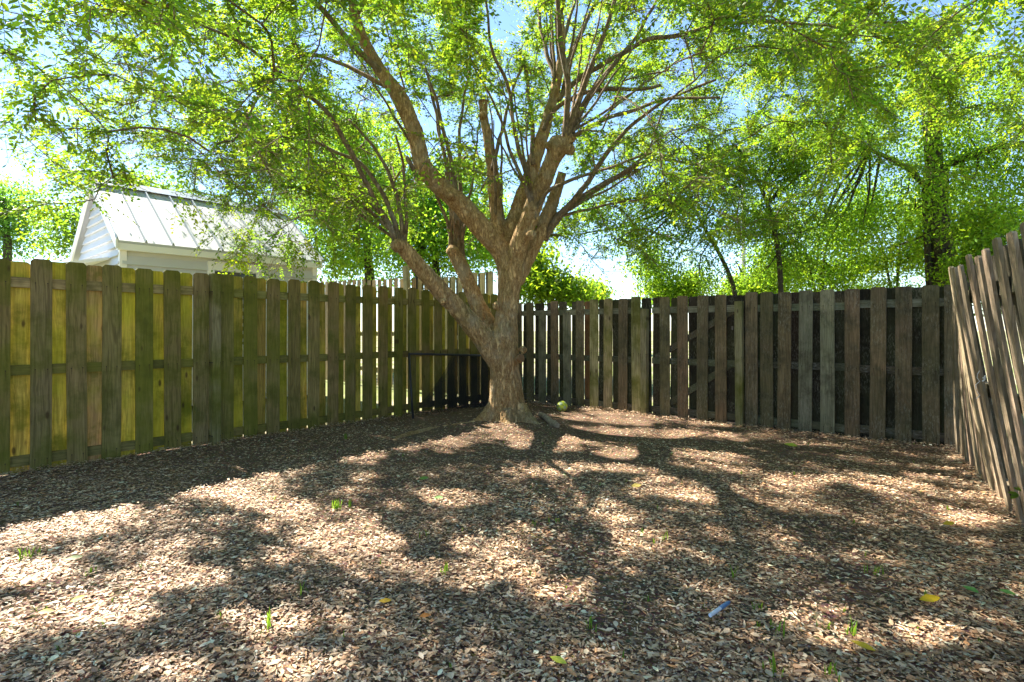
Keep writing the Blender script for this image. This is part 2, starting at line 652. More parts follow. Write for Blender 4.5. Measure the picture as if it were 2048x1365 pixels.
# centre px, colour, top height
front = [(1040, C_OLD, 1.73), (1063, C_OLD, 1.73), (1087, C_GRY, 1.56), (1112, C_OLD, 1.735), (1137, C_GRY, 1.555), (1162, C_OLD, 1.73),
         (1190, C_NEW, 1.745), (1218, C_NEW, 1.74), (1247, C_OLD, 1.74), (1275.5, C_NEW, 1.75),
         (1332, C_OLD, 1.735), (1367.5, C_OLD, 1.735), (1406, C_OLD, 1.735), (1443.5, C_OLD, 1.735),
         (1504.5, C_OLD, 1.74), (1535.5, C_OLD, 1.735), (1569, C_OLD, 1.735), (1611, C_GRY, 1.735), (1656, C_GRY, 1.735), (1705, C_OLD, 1.74),
         (1755, C_OLD, 1.74), (1806.5, C_OLD, 1.735), (1862.5, C_OLD, 1.73), (1907, C_OLD, 1.73)]
fo = RT / 2 + TH / 2 + 0.001
cen = [right_Y(p[0]) for p in front]
for i, (px, c, top) in enumerate(front):
    own = gate if 1303 < px < 1472 else rf
    mt = M_FRONT if c is C_NEW else M_OLD
    z0 = gzp(right_pt(right_Y(px))) + random.uniform(-0.015, 0.02)
    put_right(board_mesh(0.150, top + random.uniform(-0.008, 0.008), TH, mt, ear=0.016, z0=z0), 'board', px, fo, vary(tuple(1.4 * q_ for q_ in c), 0.2, 0.06), own)
    # the rear board in the gap to the right
    if i + 1 < len(front):
        Ym = (cen[i] + cen[i + 1]) / 2
        pxm = 1024 + F * (11.505 / Ym - 1.192)
        gap = abs(cen[i] - cen[i + 1]) * 1.556
        own2 = gate if 1303 < pxm < 1472 else rf
        if gap > 0.34:
            offs = (-0.085, 0.085)
        else:
            offs = (random.uniform(-0.008, 0.008),)
        for dx in offs:
            Yq = Ym + dx / 1.556
            pxq = 1024 + F * (11.505 / Yq - 1.192)
            rc = (0.20, 0.09, 0.04) if px in (1162,) else random.choice(((0.026, 0.02, 0.014), (0.022, 0.017, 0.012), (0.038, 0.024, 0.015)))  # near-black tones put the shade between boards into the colour
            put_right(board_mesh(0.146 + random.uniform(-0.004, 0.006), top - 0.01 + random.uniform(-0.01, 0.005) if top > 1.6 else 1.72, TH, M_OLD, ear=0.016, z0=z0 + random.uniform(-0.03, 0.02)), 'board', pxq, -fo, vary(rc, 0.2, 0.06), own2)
for px, top, c in ((1293, 1.565, C_NEW), (1483, 1.63, C_NEW)):
    put_right(board_mesh(0.092, top, 0.09, M_FRONT, ear=0.002, z0=-0.3), 'post', px, RT / 2 + 0.05, vary(c, 0.05), rf)
put_right(board_mesh(0.09, 1.72, 0.09, M_OLD, ear=0.002, z0=-0.3), 'post', 1716, -RT / 2 - TH - 0.048, vary(C_OLD, 0.05), rf)
put_right(board_mesh(0.09, 1.72, 0.09, M_OLD, ear=0.002, z0=-0.3), 'post', 1050, -RT / 2 - TH - 0.048, vary(C_OLD, 0.05), rf)
for (pa, pb, own) in ((1012, 1284, rf), (1305, 1472, gate), (1494, 1716, rf), (1718, 1922, rf)):
    for z in (1.545, 0.81, 0.095):
        a, b = right_pt(right_Y(pb)) - rf0, right_pt(right_Y(pa)) - rf0
        rail(own, a, b, z + random.uniform(-0.01, 0.01), M_OLDRAIL, vary((0.20, 0.19, 0.135) if z > 1.5 else (0.075, 0.062, 0.045), 0.15))


def brace(p0, p1):
    A = right_pt(right_Y(p0[0]))
    B = right_pt(right_Y(p1[0]))
    A.z = CH - (p0[1] - HY) / F * A.y
    B.z = CH - (p1[1] - HY) / F * B.y
    m = MB()
    m.beam(A - rf0 - RN * 0.003, B - rf0 - RN * 0.003, 0.085, 0.027, up=(0, 0, 1))
    o = m.build('brace', M_OLDRAIL, gate)
    o.color = vary((0.085, 0.065, 0.043), 0.05)


brace((1312, 716), (1466, 622))
brace((1312, 824), (1466, 727))
lt = MB()
A = right_pt(right_Y(1470)) - rf0 + RN * 0.05
A.z = 1.28
lt.box((A.x - 0.02, A.y - 0.02, A.z - 0.025), (A.x + 0.02, A.y + 0.02, A.z + 0.025))
lt.beam(A, A + RU * 0.07, 0.012, 0.012)
lt.build('latch', plain('black_iron', (0.015, 0.015, 0.016), 0.45, 0.5), gate)

# leaning fence on the right
RZN = math.atan2(LEAN_D.y, LEAN_D.x)
LNN = Vector((-LEAN_D.y, LEAN_D.x, 0))
nf = thing('wooden_fence', 'tan board fence leaning into the yard at the right edge', 'fence', tuple(LEAN_0))
C_LEAN = (0.29, 0.215, 0.145)


def lean_of(s):
    return 0.02 + 0.24 * min(1.0, max(0.0, (s - 0.2) / 1.4)) ** 1.2


s = 0.02
i = 0
while s < 5.4:
    p = -LEAN_D * s
    Lr = lean_of(s)
    g = gzp(LEAN_0 + p)
    me = board_mesh(0.128, 1.74 + random.uniform(-0.025, 0.02), TH, M_LEAN, ear=0.014, lean=Lr + random.uniform(-0.012, 0.012), bow=random.uniform(0.0, 0.02), z0=g + random.uniform(-0.02, 0.0), n=5)
    q = p + LNN * fo
    put(me, 'board', nf, (q.x, q.y, 0), RZN + random.uniform(-0.02, 0.01), vary(C_LEAN, 0.16, 0.05), random.uniform(-0.005, 0.005))
    s2 = s + 0.132
    p = -LEAN_D * s2 - LNN * fo
    me = board_mesh(0.125, 1.72 + random.uniform(-0.04, 0.02), TH, M_LEAN, ear=0.014, lean=lean_of(s2), bow=0.0, z0=g + 0.03, n=5)
    put(me, 'board', nf, (p.x, p.y, 0), RZN + random.uniform(-0.01, 0.02), vary((0.055, 0.042, 0.03), 0.16, 0.05), random.uniform(-0.008, 0.008))  # rear boards darkened: shade in the gaps is painted into their colour
    s += 0.264
    i += 1
for z in (1.5, 0.82, 0.12):
    for (s0, s1) in ((0.03, 0.9), (0.9, 1.8), (1.8, 3.6), (3.6, 5.4)):
        a = -LEAN_D * s1 + LNN * lean_of(s1) * z / 1.75
        b = -LEAN_D * s0 + LNN * lean_of(s0) * z / 1.75
        rail(nf, a, b, z, M_OLDRAIL, vary((0.16, 0.12, 0.08), 0.1))
# scrap of white cord caught between its boards
wc = MB()
c0 = at(1957, 742, 3.62)
pts = [at(1955 + random.uniform(-5, 5), 742 + 7 * k_, 3.62 + random.uniform(-.01, .01)) for k_ in range(9)]
V, Fc = tube(pts, 0.002, 5)
wc.add(V, Fc)
pts = [at(1966, 757, 3.6), at(1970, 752, 3.6), at(1969, 760, 3.6), at(1965, 763, 3.6)]
wc.tube(pts, 0.005, 5)
tag(wc.build('cord', plain('white_cord', (0.7, 0.72, 0.74), 0.7)), 'short frayed white cord caught on the leaning fence', 'cord')

# neighbour's taller fence behind the left fence, in line with the back fence
ff = thing('wooden_fence', 'tall pale picket fence seen over the left fence behind the tree', 'fence', tuple(right_pt(10)))
f0 = right_pt(10)
M_FAR = wood_mat('pale_fence_wood', algae=(0.2, 0.19, 0.09), algae_amt=0.35, flecks=0.3, fleck_col=(0.4, 0.38, 0.33), stain=0.3, knots=0.4)
Yb = 9.97
k = 0
while Yb < 14.6:
    p = right_pt(Yb) - f0 + RN * fo
    old = Yb < 11.0
    hgt = (2.34 if Yb < 10.35 else 2.27) + 0.06 * (Yb - 10) + random.uniform(-0.015, 0.015)
    put(board_mesh(0.115, hgt, TH, M_FAR, ear=0.012, z0=0.0), 'board', ff, (p.x, p.y, 0), RUL, vary((0.34, 0.30, 0.18) if old else (0.42, 0.29, 0.17), 0.15))
    p = right_pt(Yb + 0.065) - f0 - RN * fo
    if old:
        put(board_mesh(0.13, hgt, TH, M_OLD, ear=0.012, z0=0.0), 'board', ff, (p.x, p.y, 0), RUL, vary((0.12, 0.10, 0.06), 0.15))
    Yb += 0.128
    k += 1
for (ya, yb) in ((9.95, 11.2), (11.2, 12.9), (12.9, 14.6)):
    for z in (1.9, 1.1, 0.3):
        rail(ff, right_pt(yb) - f0, right_pt(ya) - f0, z + 0.05 * (ya - 10), M_OLDRAIL, vary((0.34, 0.30, 0.22), 0.1))
pw = right_pt(11.35) - f0 + RN * 0.09
o = put(board_mesh(0.12, 2.62, 0.1, M_FAR, ear=0.004, z0=-0.1), 'post', ff, (pw.x, pw.y, 0), RUL, (0.36, 0.31, 0.2, 1), 0.09)

# ------------------------------------------------------------------ white shed with metal roof
HU = Vector((0.66, 0.751, 0))
HV = Vector((-0.751, 0.66, 0))
E0 = Vector((-5.90, 8.01, 0))
HL, HW, EZ, RZ_ = 3.35, 3.30, 2.60, 3.80
shed = thing('shed', 'white shed with lap siding and bright metal gable roof behind the left fence', 'shed', tuple(E0), math.atan2(HU.y, HU.x))
# local: x along the eave, y across to the far eave, z up
M_WHITE = plain('white_siding', (0.52, 0.53, 0.54), 0.55, 0.3, 0, 3, 0.06)
M_TRIM = plain('white_trim', (0.76, 0.755, 0.74), 0.5, 0.3, 0, 3, 0.05)
M_RIB = plain('grey_rib_metal', (0.33, 0.36, 0.39), 0.4, 0.5)
M_ROOF = plain('white_metal_roof', (0.46, 0.47, 0.48), 0.5, 0.4, 0.0, 2, 0.06)
wall = MB()
ix, iy = 0.10, 0.16
wz = EZ - 0.10
wall.add([(ix, iy, 0), (HL - ix, iy, 0), (HL - ix, HW - iy, 0), (ix, HW - iy, 0),
          (ix, iy, wz), (HL - ix, iy, wz), (HL - ix, HW - iy, wz), (ix, HW - iy, wz),
          (ix, HW / 2, RZ_ - 0.10), (HL - ix, HW / 2, RZ_ - 0.10)],
         [(0, 1, 5, 4), (1, 2, 6, 9, 5), (2, 3, 7, 6), (3, 0, 4, 8, 7)])
wl = wall.build('wall', M_WHITE, shed)


def lap(p, q, z, h, n_out):
    """one lap board from p to q at height z, tilted out at its foot"""
    m = MB()
    p, q, n_ = Vector(p), Vector(q), Vector(n_out)
    a, b = p + n_ * 0.05, q + n_ * 0.05
    c, d = q + n_ * 0.004, p + n_ * 0.004
    m.add([(a.x, a.y, z), (b.x, b.y, z), (c.x, c.y, z + h), (d.x, d.y, z + h), (p.x, p.y, z), (q.x, q.y, z), (q.x, q.y, z + h), (p.x, p.y, z + h)],
          [(0, 1, 2, 3), (0, 4, 5, 1), (3, 2, 6, 7), (0, 3, 7, 4), (1, 5, 6, 2)])
    m.build('siding_board', M_WHITE, wl)


hb = 0.135
for k in range(20):
    z = 0.1 + k * hb
    if z + hb < wz:
        lap((HL - ix, iy, 0)[:3], (ix, iy, 0), z, hb, (0, -1, 0))
for k in range(30):
    z = 0.1 + k * hb
    if z + hb * 0.4 > RZ_ - 0.12:
        break
    zt = z + hb
    inset = 0.0
    if zt > wz:
        inset = (zt - wz) / (RZ_ - 0.10 - wz) * (HW / 2 - iy)
    if inset < HW / 2 - iy - 0.05:
        lap((ix, iy + inset, 0), (ix, HW - iy - inset, 0), z, hb, (-1, 0, 0))
for (x, y, nm) in ((ix - 0.03, iy - 0.03, 0), (HL - ix - 0.06, iy - 0.03, 0)):
    t_ = MB()
    t_.box((x - 0.002, y - 0.002, 0), (x + 0.09, y + 0.09, wz + 0.02))
    t_.build('corner_trim', M_TRIM, shed)
wt = MB()
for (a, b) in (((1.30, 2.28), (2.2, 2.42)), ((1.30, 1.0), (1.4, 2.28)), ((2.1, 1.0), (2.2, 2.28)), ((1.30, 0.9), (2.2, 1.0))):
    wt.box((a[0], iy - 0.055, a[1]), (b[0], iy - 0.01, b[1]))
wi = wt.build('window', M_TRIM, shed)
gl = MB()
gl.box((1.4, iy - 0.03, 1.0), (2.1, iy - 0.012, 2.28))
gl.build('pane', plain('window_glass', (0.05, 0.06, 0.07), 0.08, 0.6), wi)
roof = MB()
sl_ = RZ_ - EZ
for (y0, y1) in ((0, HW / 2), (HW, HW / 2)):
    dz = 0.035
    roof.add([(0, y0, EZ), (HL, y0, EZ), (HL, y1, RZ_), (0, y1, RZ_), (0, y0, EZ - dz), (HL, y0, EZ - dz), (HL, y1, RZ_ - dz), (0, y1, RZ_ - dz)],
             [(0, 1, 2, 3), (4, 7, 6, 5), (0, 4, 5, 1), (1, 5, 6, 2), (2, 6, 7, 3), (3, 7, 4, 0)])
ro = roof.build('roof', M_ROOF, shed)
nr = 9
for sgn in (0, 1):
    for k in range(nr + 1):
        x = 0.012 + (HL - 0.024) * k / nr
        m = MB()
        y0, y1 = (-0.004, HW / 2 - 0.16) if sgn == 0 else (HW + 0.004, HW / 2 + 0.16)
        zr = RZ_ - 0.16 * (RZ_ - EZ) / (HW / 2)
        m.add([(x - 0.018, y0, EZ), (x + 0.018, y0, EZ), (x + 0.008, y0, EZ + 0.042), (x - 0.008, y0, EZ + 0.042),
               (x - 0.018, y1, zr), (x + 0.018, y1, zr), (x + 0.008, y1, zr + 0.042), (x - 0.008, y1, zr + 0.042)],
              [(0, 1, 2, 3), (1, 5, 6, 2), (2, 6, 7, 3), (3, 7, 4, 0), (4, 7, 6, 5)])
        m.build('rib', M_RIB, ro)
m = MB()
for sy in (-1, 1):
    m.add([(-0.03, HW / 2, RZ_ + 0.055), (HL + 0.03, HW / 2, RZ_ + 0.055), (HL + 0.03, HW / 2 + sy * 0.17, RZ_ - 0.075), (-0.03, HW / 2 + sy * 0.17, RZ_ - 0.075)], [(0, 1, 2, 3)])
m.build('ridge_cap', plain('grey_metal', (0.5, 0.54, 0.58), 0.35, 0.5, 0.3), ro)
for (x0) in (-0.012,):
    for (y0, y1) in ((-0.01, HW / 2), (HW + 0.01, HW / 2)):
        m = MB()
        m.add([(x0, y0, EZ - 0.13), (x0 + 0.03, y0, EZ - 0.13), (x0 + 0.03, y1, RZ_ - 0.13), (x0, y1, RZ_ - 0.13), (x0, y0, EZ + 0.012), (x0 + 0.03, y0, EZ + 0.012), (x0 + 0.03, y1, RZ_ + 0.012), (x0, y1, RZ_ + 0.012)],
              [(0, 3, 2, 1), (4, 5, 6, 7), (0, 1, 5, 4), (1, 2, 6, 5), (2, 3, 7, 6), (3, 0, 4, 7)])
        m.build('rake_trim', M_TRIM, ro)
m = MB()
m.box((0.02, 0.004, EZ - 0.14), (HL - 0.02, 0.03, EZ - 0.037))
m.build('fascia', M_TRIM, ro)
m = MB()
m.box((0.03, 0.03, EZ - 0.13), (HL - 0.03, iy, EZ - 0.115))
m.build('soffit', M_TRIM, ro)
# small lean-to hood on the gable side
m = MB()
m.add([(ix - 0.025, 0.75, 2.42), (ix - 0.025, 2.6, 2.42), (-0.75, 2.6, 2.22), (-0.75, 0.75, 2.22), (ix - 0.025, 0.75, 2.38), (ix - 0.025, 2.6, 2.38), (-0.75, 2.6, 2.16), (-0.75, 0.75, 2.16)],
      [(0, 1, 2, 3), (4, 7, 6, 5), (0, 3, 7, 4), (1, 5, 6, 2), (2, 6, 7, 3), (0, 4, 5, 1)])
m.box((-0.74, 0.78, 0), (-0.68, 0.84, 2.17))
m.box((-0.74, 2.5, 0), (-0.68, 2.56, 2.17))
m.build('awning', M_TRIM, shed)


# ------------------------------------------------------------------ foliage building
LEAF_V = np.array([(0, 0, 0), (0.40, 0.28, 0.10), (0.36, 0.66, 0.10), (0, 1.0, -0.05), (-0.36, 0.66, 0.10), (-0.40, 0.28, 0.10)])
LEAF_F = np.array([(0, 1, 2, 3), (0, 3, 4, 5)])
BL_V = np.array([(0, 0, 0), (0.5, 0.45, 0.14), (0, 1, -0.04), (-0.5, 0.45, 0.14)])
BL_F = np.array([(0, 1, 2), (0, 2, 3)])


def norm(a):
    return a / np.maximum(np.linalg.norm(a, axis=-1, keepdims=True), 1e-9)


def leaves_mesh(P, D, N, L, Wd, tint, LV=LEAF_V, LF=LEAF_F, curl=None):
    """P base, D direction of the midrib, N face normal: arrays (n,3); L, Wd arrays (n)"""
    D = norm(D)
    X = norm(np.cross(D, N))
    Z = np.cross(X, D)
    n = len(P)
    lv = np.repeat(LV[None], n, 0).astype(float)
    if curl is not None:
        lv[:, :, 2] += curl[:, None] * ((lv[:, :, 1] - 0.5) ** 2 * 4 - 0.5) * 0.22
        lv[:, :, 2] *= np.where(np.abs(LV[None, :, 0]) > 0, 1 + curl[:, None], 1)
    V = P[:, None, :] + X[:, None, :] * (lv[:, :, 0] * Wd[:, None])[..., None] + D[:, None, :] * (lv[:, :, 1] * L[:, None])[..., None] \
        + Z[:, None, :] * (lv[:, :, 2] * Wd[:, None])[..., None]
    k = len(LV)
    Fc = (LF[None] + (np.arange(n) * k)[:, None, None]).reshape(-1, LF.shape[1])
    return V.reshape(-1, 3), Fc, np.repeat(tint, k, 0)


def tints(n, lo=0.6, hi=1.35, yellow=0.25):
    b = rng.uniform(lo, hi, n)
    y = rng.random(n) ** 2 * yellow
    return np.stack([b * (1 + 1.6 * y), b * (1 + 0.35 * y), b * (1 - 0.6 * y)], 1)


# ------------------------------------------------------------------ the elm
tree = thing('elm_tree', 'broad elm with forked brown trunk and pruned limbs in the fence corner', 'tree', tuple(TREE))
T0 = np.array(TREE)


def limb(rows):
    """rows: (px, py, Y, radius in px of the photograph)"""
    return smooth_path([(*at(px, py, Y), 0.93 * r / F * Y) for px, py, Y, r in rows], 0.07)


LIMBS = {
    'trunk': limb([(1014, 880, 7.29, 66), (1014, 850, 7.29, 54), (1013, 825, 7.29, 44), (1011, 795, 7.29, 37), (1009, 745, 7.29, 32), (1008, 690, 7.29, 31), (1013, 630, 7.29, 24), (1018, 585, 7.3, 24), (1022, 550, 7.3, 28), (1022, 528, 7.3, 26)]),
    'L1': limb([(1014, 550, 7.3, 20), (1004, 507, 7.28, 22), (964, 457, 7.2, 23), (922, 411, 7.1, 21), (869, 362, 7.0, 20), (846, 328, 6.95, 19), (830, 267, 6.9, 18), (815, 229, 6.85, 17), (792, 183, 6.8, 16), (766, 148, 6.75, 14), (735, 95, 6.7, 12), (712, 38, 6.6, 11), (700, -40, 6.5, 9), (690, -140, 6.4, 6)]),
    'C1': limb([(1010, 540, 7.42, 18), (998, 475, 7.62, 17), (992, 411, 7.68, 15), (985, 343, 7.7, 13), (975, 275, 7.7, 10.5), (968, 232, 7.7, 9), (966, 202, 7.7, 9.5)]),
    'C2': limb([(1020, 540, 7.42, 18), (1022, 470, 7.65, 18), (1042, 405, 7.75, 17), (1067, 331, 7.8, 15), (1086, 267, 7.85, 13), (1103, 210, 7.9, 11), (1114, 160, 7.95, 10), (1124, 95, 8, 8.5), (1120, 30, 8.05, 7), (1115, -60, 8.1, 5), (1112, -160, 8.1, 3)]),
    'R1': limb([(1026, 550, 7.25, 20), (1034, 500, 7.2, 20), (1055, 446, 7.15, 19), (1078, 385, 7.1, 18), (1105, 320, 7.05, 18), (1117, 292, 7.0, 22), (1121, 280, 7.0, 20)]),
    'R2': limb([(1032, 565, 7.35, 18), (1054, 515, 7.4, 18), (1084, 455, 7.45, 15), (1107, 398, 7.5, 13), (1119, 366, 7.5, 10.5), (1124, 348, 7.5, 9.5)]),
    'L2': limb([(1000, 728, 7.25, 24), (966, 676, 7.2, 24), (925, 629, 7.1, 20), (881, 581, 7.0, 19), (844, 541, 6.9, 17.5), (812, 503, 6.85, 17), (797, 488, 6.8, 14)]),
    'L3': limb([(990, 690, 7.35, 24), (972, 645, 7.5, 20), (951, 600, 7.55, 17), (933, 557, 7.6, 16), (916, 520, 7.65, 16), (903, 500, 7.65, 12)]),
}
SPROUTS = [  # (px,py,Y,r px)
    [(793, 490, 6.8, 9), (780, 455, 6.75, 8), (742, 385, 6.6, 7), (700, 300, 6.4, 7), (660, 232, 6.2, 6.5), (600, 178, 5.9, 6), (540, 130, 5.6, 5), (470, 80, 5.2, 4), (380, 40, 4.8, 3)],
    [(800, 490, 6.8, 8), (790, 450, 6.85, 7), (762, 380, 6.9, 6), (720, 330, 6.95, 5), (640, 290, 7.0, 4), (560, 262, 7.05, 3)],
    [(806, 490, 6.85, 7), (800, 430, 6.9, 6), (786, 370, 6.95, 5), (752, 300, 7.0, 4), (700, 240, 7.1, 3)],
    [(812, 492, 6.85, 6), (811, 420, 6.9, 5), (806, 340, 7.0, 4), (790, 270, 7.1, 3)],
    [(918, 512, 7.65, 8), (915, 450, 7.7, 7), (905, 380, 7.75, 6), (880, 270, 7.8, 5), (862, 180, 7.9, 3)],
    [(903, 502, 7.65, 6), (900, 420, 7.6, 5), (890, 330, 7.5, 4), (868, 210, 7.4, 3), (850, 130, 7.3, 2)],
    [(925, 520, 7.65, 8), (921, 440, 7.8, 7), (915, 410, 7.9, 6), (908, 330, 8.1, 5)],
    [(1130, 285, 7.0, 9), (1136, 200, 7.0, 8), (1130, 130, 6.9, 8), (1120, 60, 6.8, 7), (1112, -30, 6.7, 5)],
    [(1136, 285, 7.0, 9), (1158, 205, 7.0, 8), (1180, 140, 6.9, 7), (1215, 50, 6.8, 6), (1240, -40, 6.6, 4)],
    [(1138, 290, 7.05, 9), (1170, 210, 7.2, 8), (1210, 150, 7.3, 7), (1262, 90, 7.4, 5), (1310, 10, 7.5, 4), (1340, -50, 7.6, 3)],
    [(1138, 282, 7.0, 7), (1190, 250, 6.8, 6), (1260, 222, 6.6, 5), (1340, 200, 6.4, 4), (1440, 195, 6.1, 3)],
    [(1114, 200, 7.9, 8), (1160, 155, 7.8, 7), (1225, 118, 7.6, 7), (1295, 82, 7.4, 6), (1364, 68, 7.2, 6), (1450, 48, 6.9, 5), (1560, 44, 6.5, 4), (1690, 58, 6.0, 3)],
    [(1086, 265, 7.8, 7), (1110, 222, 7.7, 6), (1145, 195, 7.6, 6), (1200, 181, 7.5, 5), (1290, 178, 7.4, 5), (1322, 170, 7.35, 4)],
    [(1088, 480, 7.45, 10), (1110, 440, 7.4, 9), (1147, 400, 7.3, 8), (1189, 343, 7.15, 7), (1227, 290, 7.0, 6), (1265, 248, 6.9, 5), (1340, 200, 6.7, 4), (1430, 160, 6.4, 3)],
    [(1090, 476, 7.45, 8), (1116, 438, 7.5, 7), (1160, 395, 7.6, 6), (1230, 355, 7.7, 5), (1300, 322, 7.8, 4), (1390, 330, 7.9, 3), (1450, 380, 7.9, 2)],
    [(1070, 425, 7.1, 6), (1092, 390, 6.9, 5), (1122, 370, 6.7, 5), (1190, 345, 6.5, 4), (1290, 310, 6.2, 3)],
    [(1072, 440, 7.1, 7), (1060, 380, 6.95, 6), (1050, 340, 6.9, 5), (1028, 260, 6.8, 5), (1020, 185, 6.7, 5), (995, 130, 6.6, 4.5), (982, 90, 6.5, 4), (972, 0, 6.4, 3), (968, -60, 6.3, 2)],
    [(1068, 420, 7.0, 6), (1040, 350, 6.8, 5), (1010, 270, 6.6, 4), (985, 200, 6.4, 3), (950, 140, 6.2, 2)],
    [(905, 390, 7.05, 7), (903, 330, 7.0, 6), (890, 270, 6.9, 5), (870, 200, 6.8, 4), (850, 140, 6.7, 3)],
    [(922, 405, 7.1, 6), (918, 330, 7.15, 5), (922, 250, 7.2, 4), (935, 160, 7.3, 3), (945, 80, 7.4, 2)],
    [(835, 355, 6.95, 6), (818, 325, 6.9, 6), (812, 315, 6.9, 5)],
    [(770, 152, 6.75, 10), (728, 112, 6.6, 9), (680, 60, 6.4, 8), (640, 18, 6.2, 8), (600, -20, 6.0, 6), (560, -60, 5.8, 4)],
    [(790, 182, 6.8, 7), (730, 150, 6.9, 6), (660, 120, 7.1, 5), (560, 100, 7.3, 4), (450, 95, 7.5, 3)],
    [(1112, 165, 7.95, 7), (1095, 110, 8.1, 6), (1080, 40, 8.3, 5), (1070, -40, 8.5, 3)],
    [(1118, 150, 7.95, 7), (1150, 90, 8.2, 6), (1185, 20, 8.5, 5), (1210, -50, 8.8, 3)],
    [(1122, 140, 8.0, 6), (1128, 80, 8.3, 5), (1150, 0, 8.7, 4), (1170, -90, 9.0, 3)],
    [(985, 340, 7.5, 6), (1000, 280, 7.7, 5), (1020, 200, 7.9, 4), (1050, 110, 8.2, 3)],
    [(1067, 330, 7.7, 7), (1066, 250, 7.9, 6), (1056, 180, 8.1, 5), (1040, 100, 8.4, 4)],
    [(705, 10, 6.55, 7), (650, -60, 5.9, 6), (560, -160, 5.0, 5), (430, -260, 4.2, 4), (300, -420, 3.4, 3)],
    [(1120, 30, 8.05, 6), (1160, -100, 7.2, 5), (1260, -260, 6.0, 4), (1450, -480, 4.8, 4), (1700, -800, 3.6, 3)],
    [(712, 30, 6.6, 6), (800, -120, 6.0, 5), (900, -330, 5.0, 4), (980, -700, 3.8, 4), (1030, -1400, 2.6, 3)],
]
# whippy upright shoots crowding round the old pruning cuts
for (x0, y0, Y0, lean_, cnt_) in ((1132, 285, 7.0, 0.5, 9), (1116, 190, 7.92, 0.25, 6), (1070, 430, 7.1, -0.15, 4), (1100, 440, 7.45, 1.1, 6), (915, 512, 7.65, -0.2, 4), (803, 490, 6.83, -0.55, 5), (850, 335, 6.95, -0.35, 4), (1000, 440, 7.6, -0.1, 3)):
    for q_ in range(cnt_):
        an = lean_ + random.uniform(-0.45, 0.45)
        ln = random.uniform(170, 330)
        dY = random.uniform(-0.7, 0.9)
        bx, by = x0 + random.uniform(-10, 10), y0 + random.uniform(-6, 4)
        pts_ = []
        for k_ in range(5):
            u_ = k_ / 4
            pts_.append((bx + math.sin(an) * ln * u_ + 18 * math.sin(an) * u_ * u_ + random.uniform(-4, 4) * u_, by - math.cos(an) * ln * u_, Y0 + dY * u_, 4.6 * (1 - 0.72 * u_)))
        SPROUTS.append(pts_)
SPR = [limb(s_) for s_ in SPROUTS]

# trunk and limbs as one skin: tubes fused by a voxel remesh
bm_v, bm_f = [], []


def add_tube(P, n=16):
    V, Fc = tube([p[:3] for p in P], [p[3] for p in P], n)
    b = len(bm_v)
    bm_v.extend([tuple(Vector(v) - TREE) for v in V])
    bm_f.extend([tuple(b + i_ for i_ in f) for f in Fc])


for nm, P in LIMBS.items():
    add_tube(P)
for P in SPR[:20]:
    Q_ = P[:max(3, int(len(P) * 0.06))].copy()
    Q_[:, 3] *= np.linspace(0.95, 0.7, len(Q_))
    add_tube(Q_, 10)
# root flare and roots
ROOTS = [
    [(990, 815, 7.25, 20), (968, 838, 7.18, 16), (946, 850, 7.08, 11), (915, 853, 6.98, 7.5), (880, 858, 6.9, 7), (840, 866, 6.6, 8), (805, 875, 6.3, 7), (785, 884, 6.1, 4)],
    [(1038, 815, 7.2, 20), (1060, 842, 7.08, 16), (1078, 858, 6.95, 11), (1092, 868, 6.8, 6)],
    [(1012, 825, 7.1, 20), (1014, 850, 6.98, 15), (1016, 866, 6.8, 8)],
    [(1010, 815, 7.5, 20), (1005, 835, 7.9, 12), (1000, 838, 8.2, 6)],
]
for R in ROOTS:
    add_tube(limb(R), 12)
# healed knots and burls
for (px, py, Y, r) in ((1040, 718, 7.1, 10), (992, 612, 7.1, 10), (1046, 700, 7.15, 9), (886, 604, 6.9, 7), (1098, 292, 6.95, 10), (1140, 300, 6.95, 11), (1062, 470, 7.0, 10), (900, 392, 6.9, 10), (836, 352, 6.95, 9), (795, 492, 6.75, 15), (905, 503, 7.6, 13), (965, 232, 7.42, 9)):
    c_ = at(px, py, Y)
    rr = r / F * Y
    add_tube([(*(c_ + Vector((0, 0, -rr * 0.9))), rr * 0.45), (*(c_ + Vector((0, 0, -rr * 0.3))), rr), (*(c_ + Vector((0, 0, rr * 0.3))), rr), (*(c_ + Vector((0, 0, rr * 0.9))), rr * 0.45)], 8)
tmp = bpy.data.objects.new('tmp', mesh('tmp', bm_v, bm_f))
COL.objects.link(tmp)
rm = tmp.modifiers.new('r', 'REMESH')
rm.mode = 'VOXEL'
rm.voxel_size = 0.014
sm = tmp.modifiers.new('s', 'SMOOTH')
sm.factor = 0.5
sm.iterations = 4
dg = bpy.context.evaluated_depsgraph_get()
dg.update()
tm = bpy.data.meshes.new_from_object(tmp.evaluated_get(dg))
bpy.data.objects.remove(tmp)
nv = len(tm.vertices)
co = np.empty(nv * 3, np.float32)
no = np.empty(nv * 3, np.float32)
tm.vertices.foreach_get('co', co)
tm.vertex_normals.foreach_get('vector', no)
co = co.reshape(-1, 3)
no = no.reshape(-1, 3)
dsp = np.array([0.010 * mnoise.noise((x * 5, y * 5, z * 3.0)) + 0.010 * mnoise.noise((x * 14, y * 14, z * 5)) + 0.008 * mnoise.noise((x * 36, y * 36, z * 13)) for x, y, z in co])
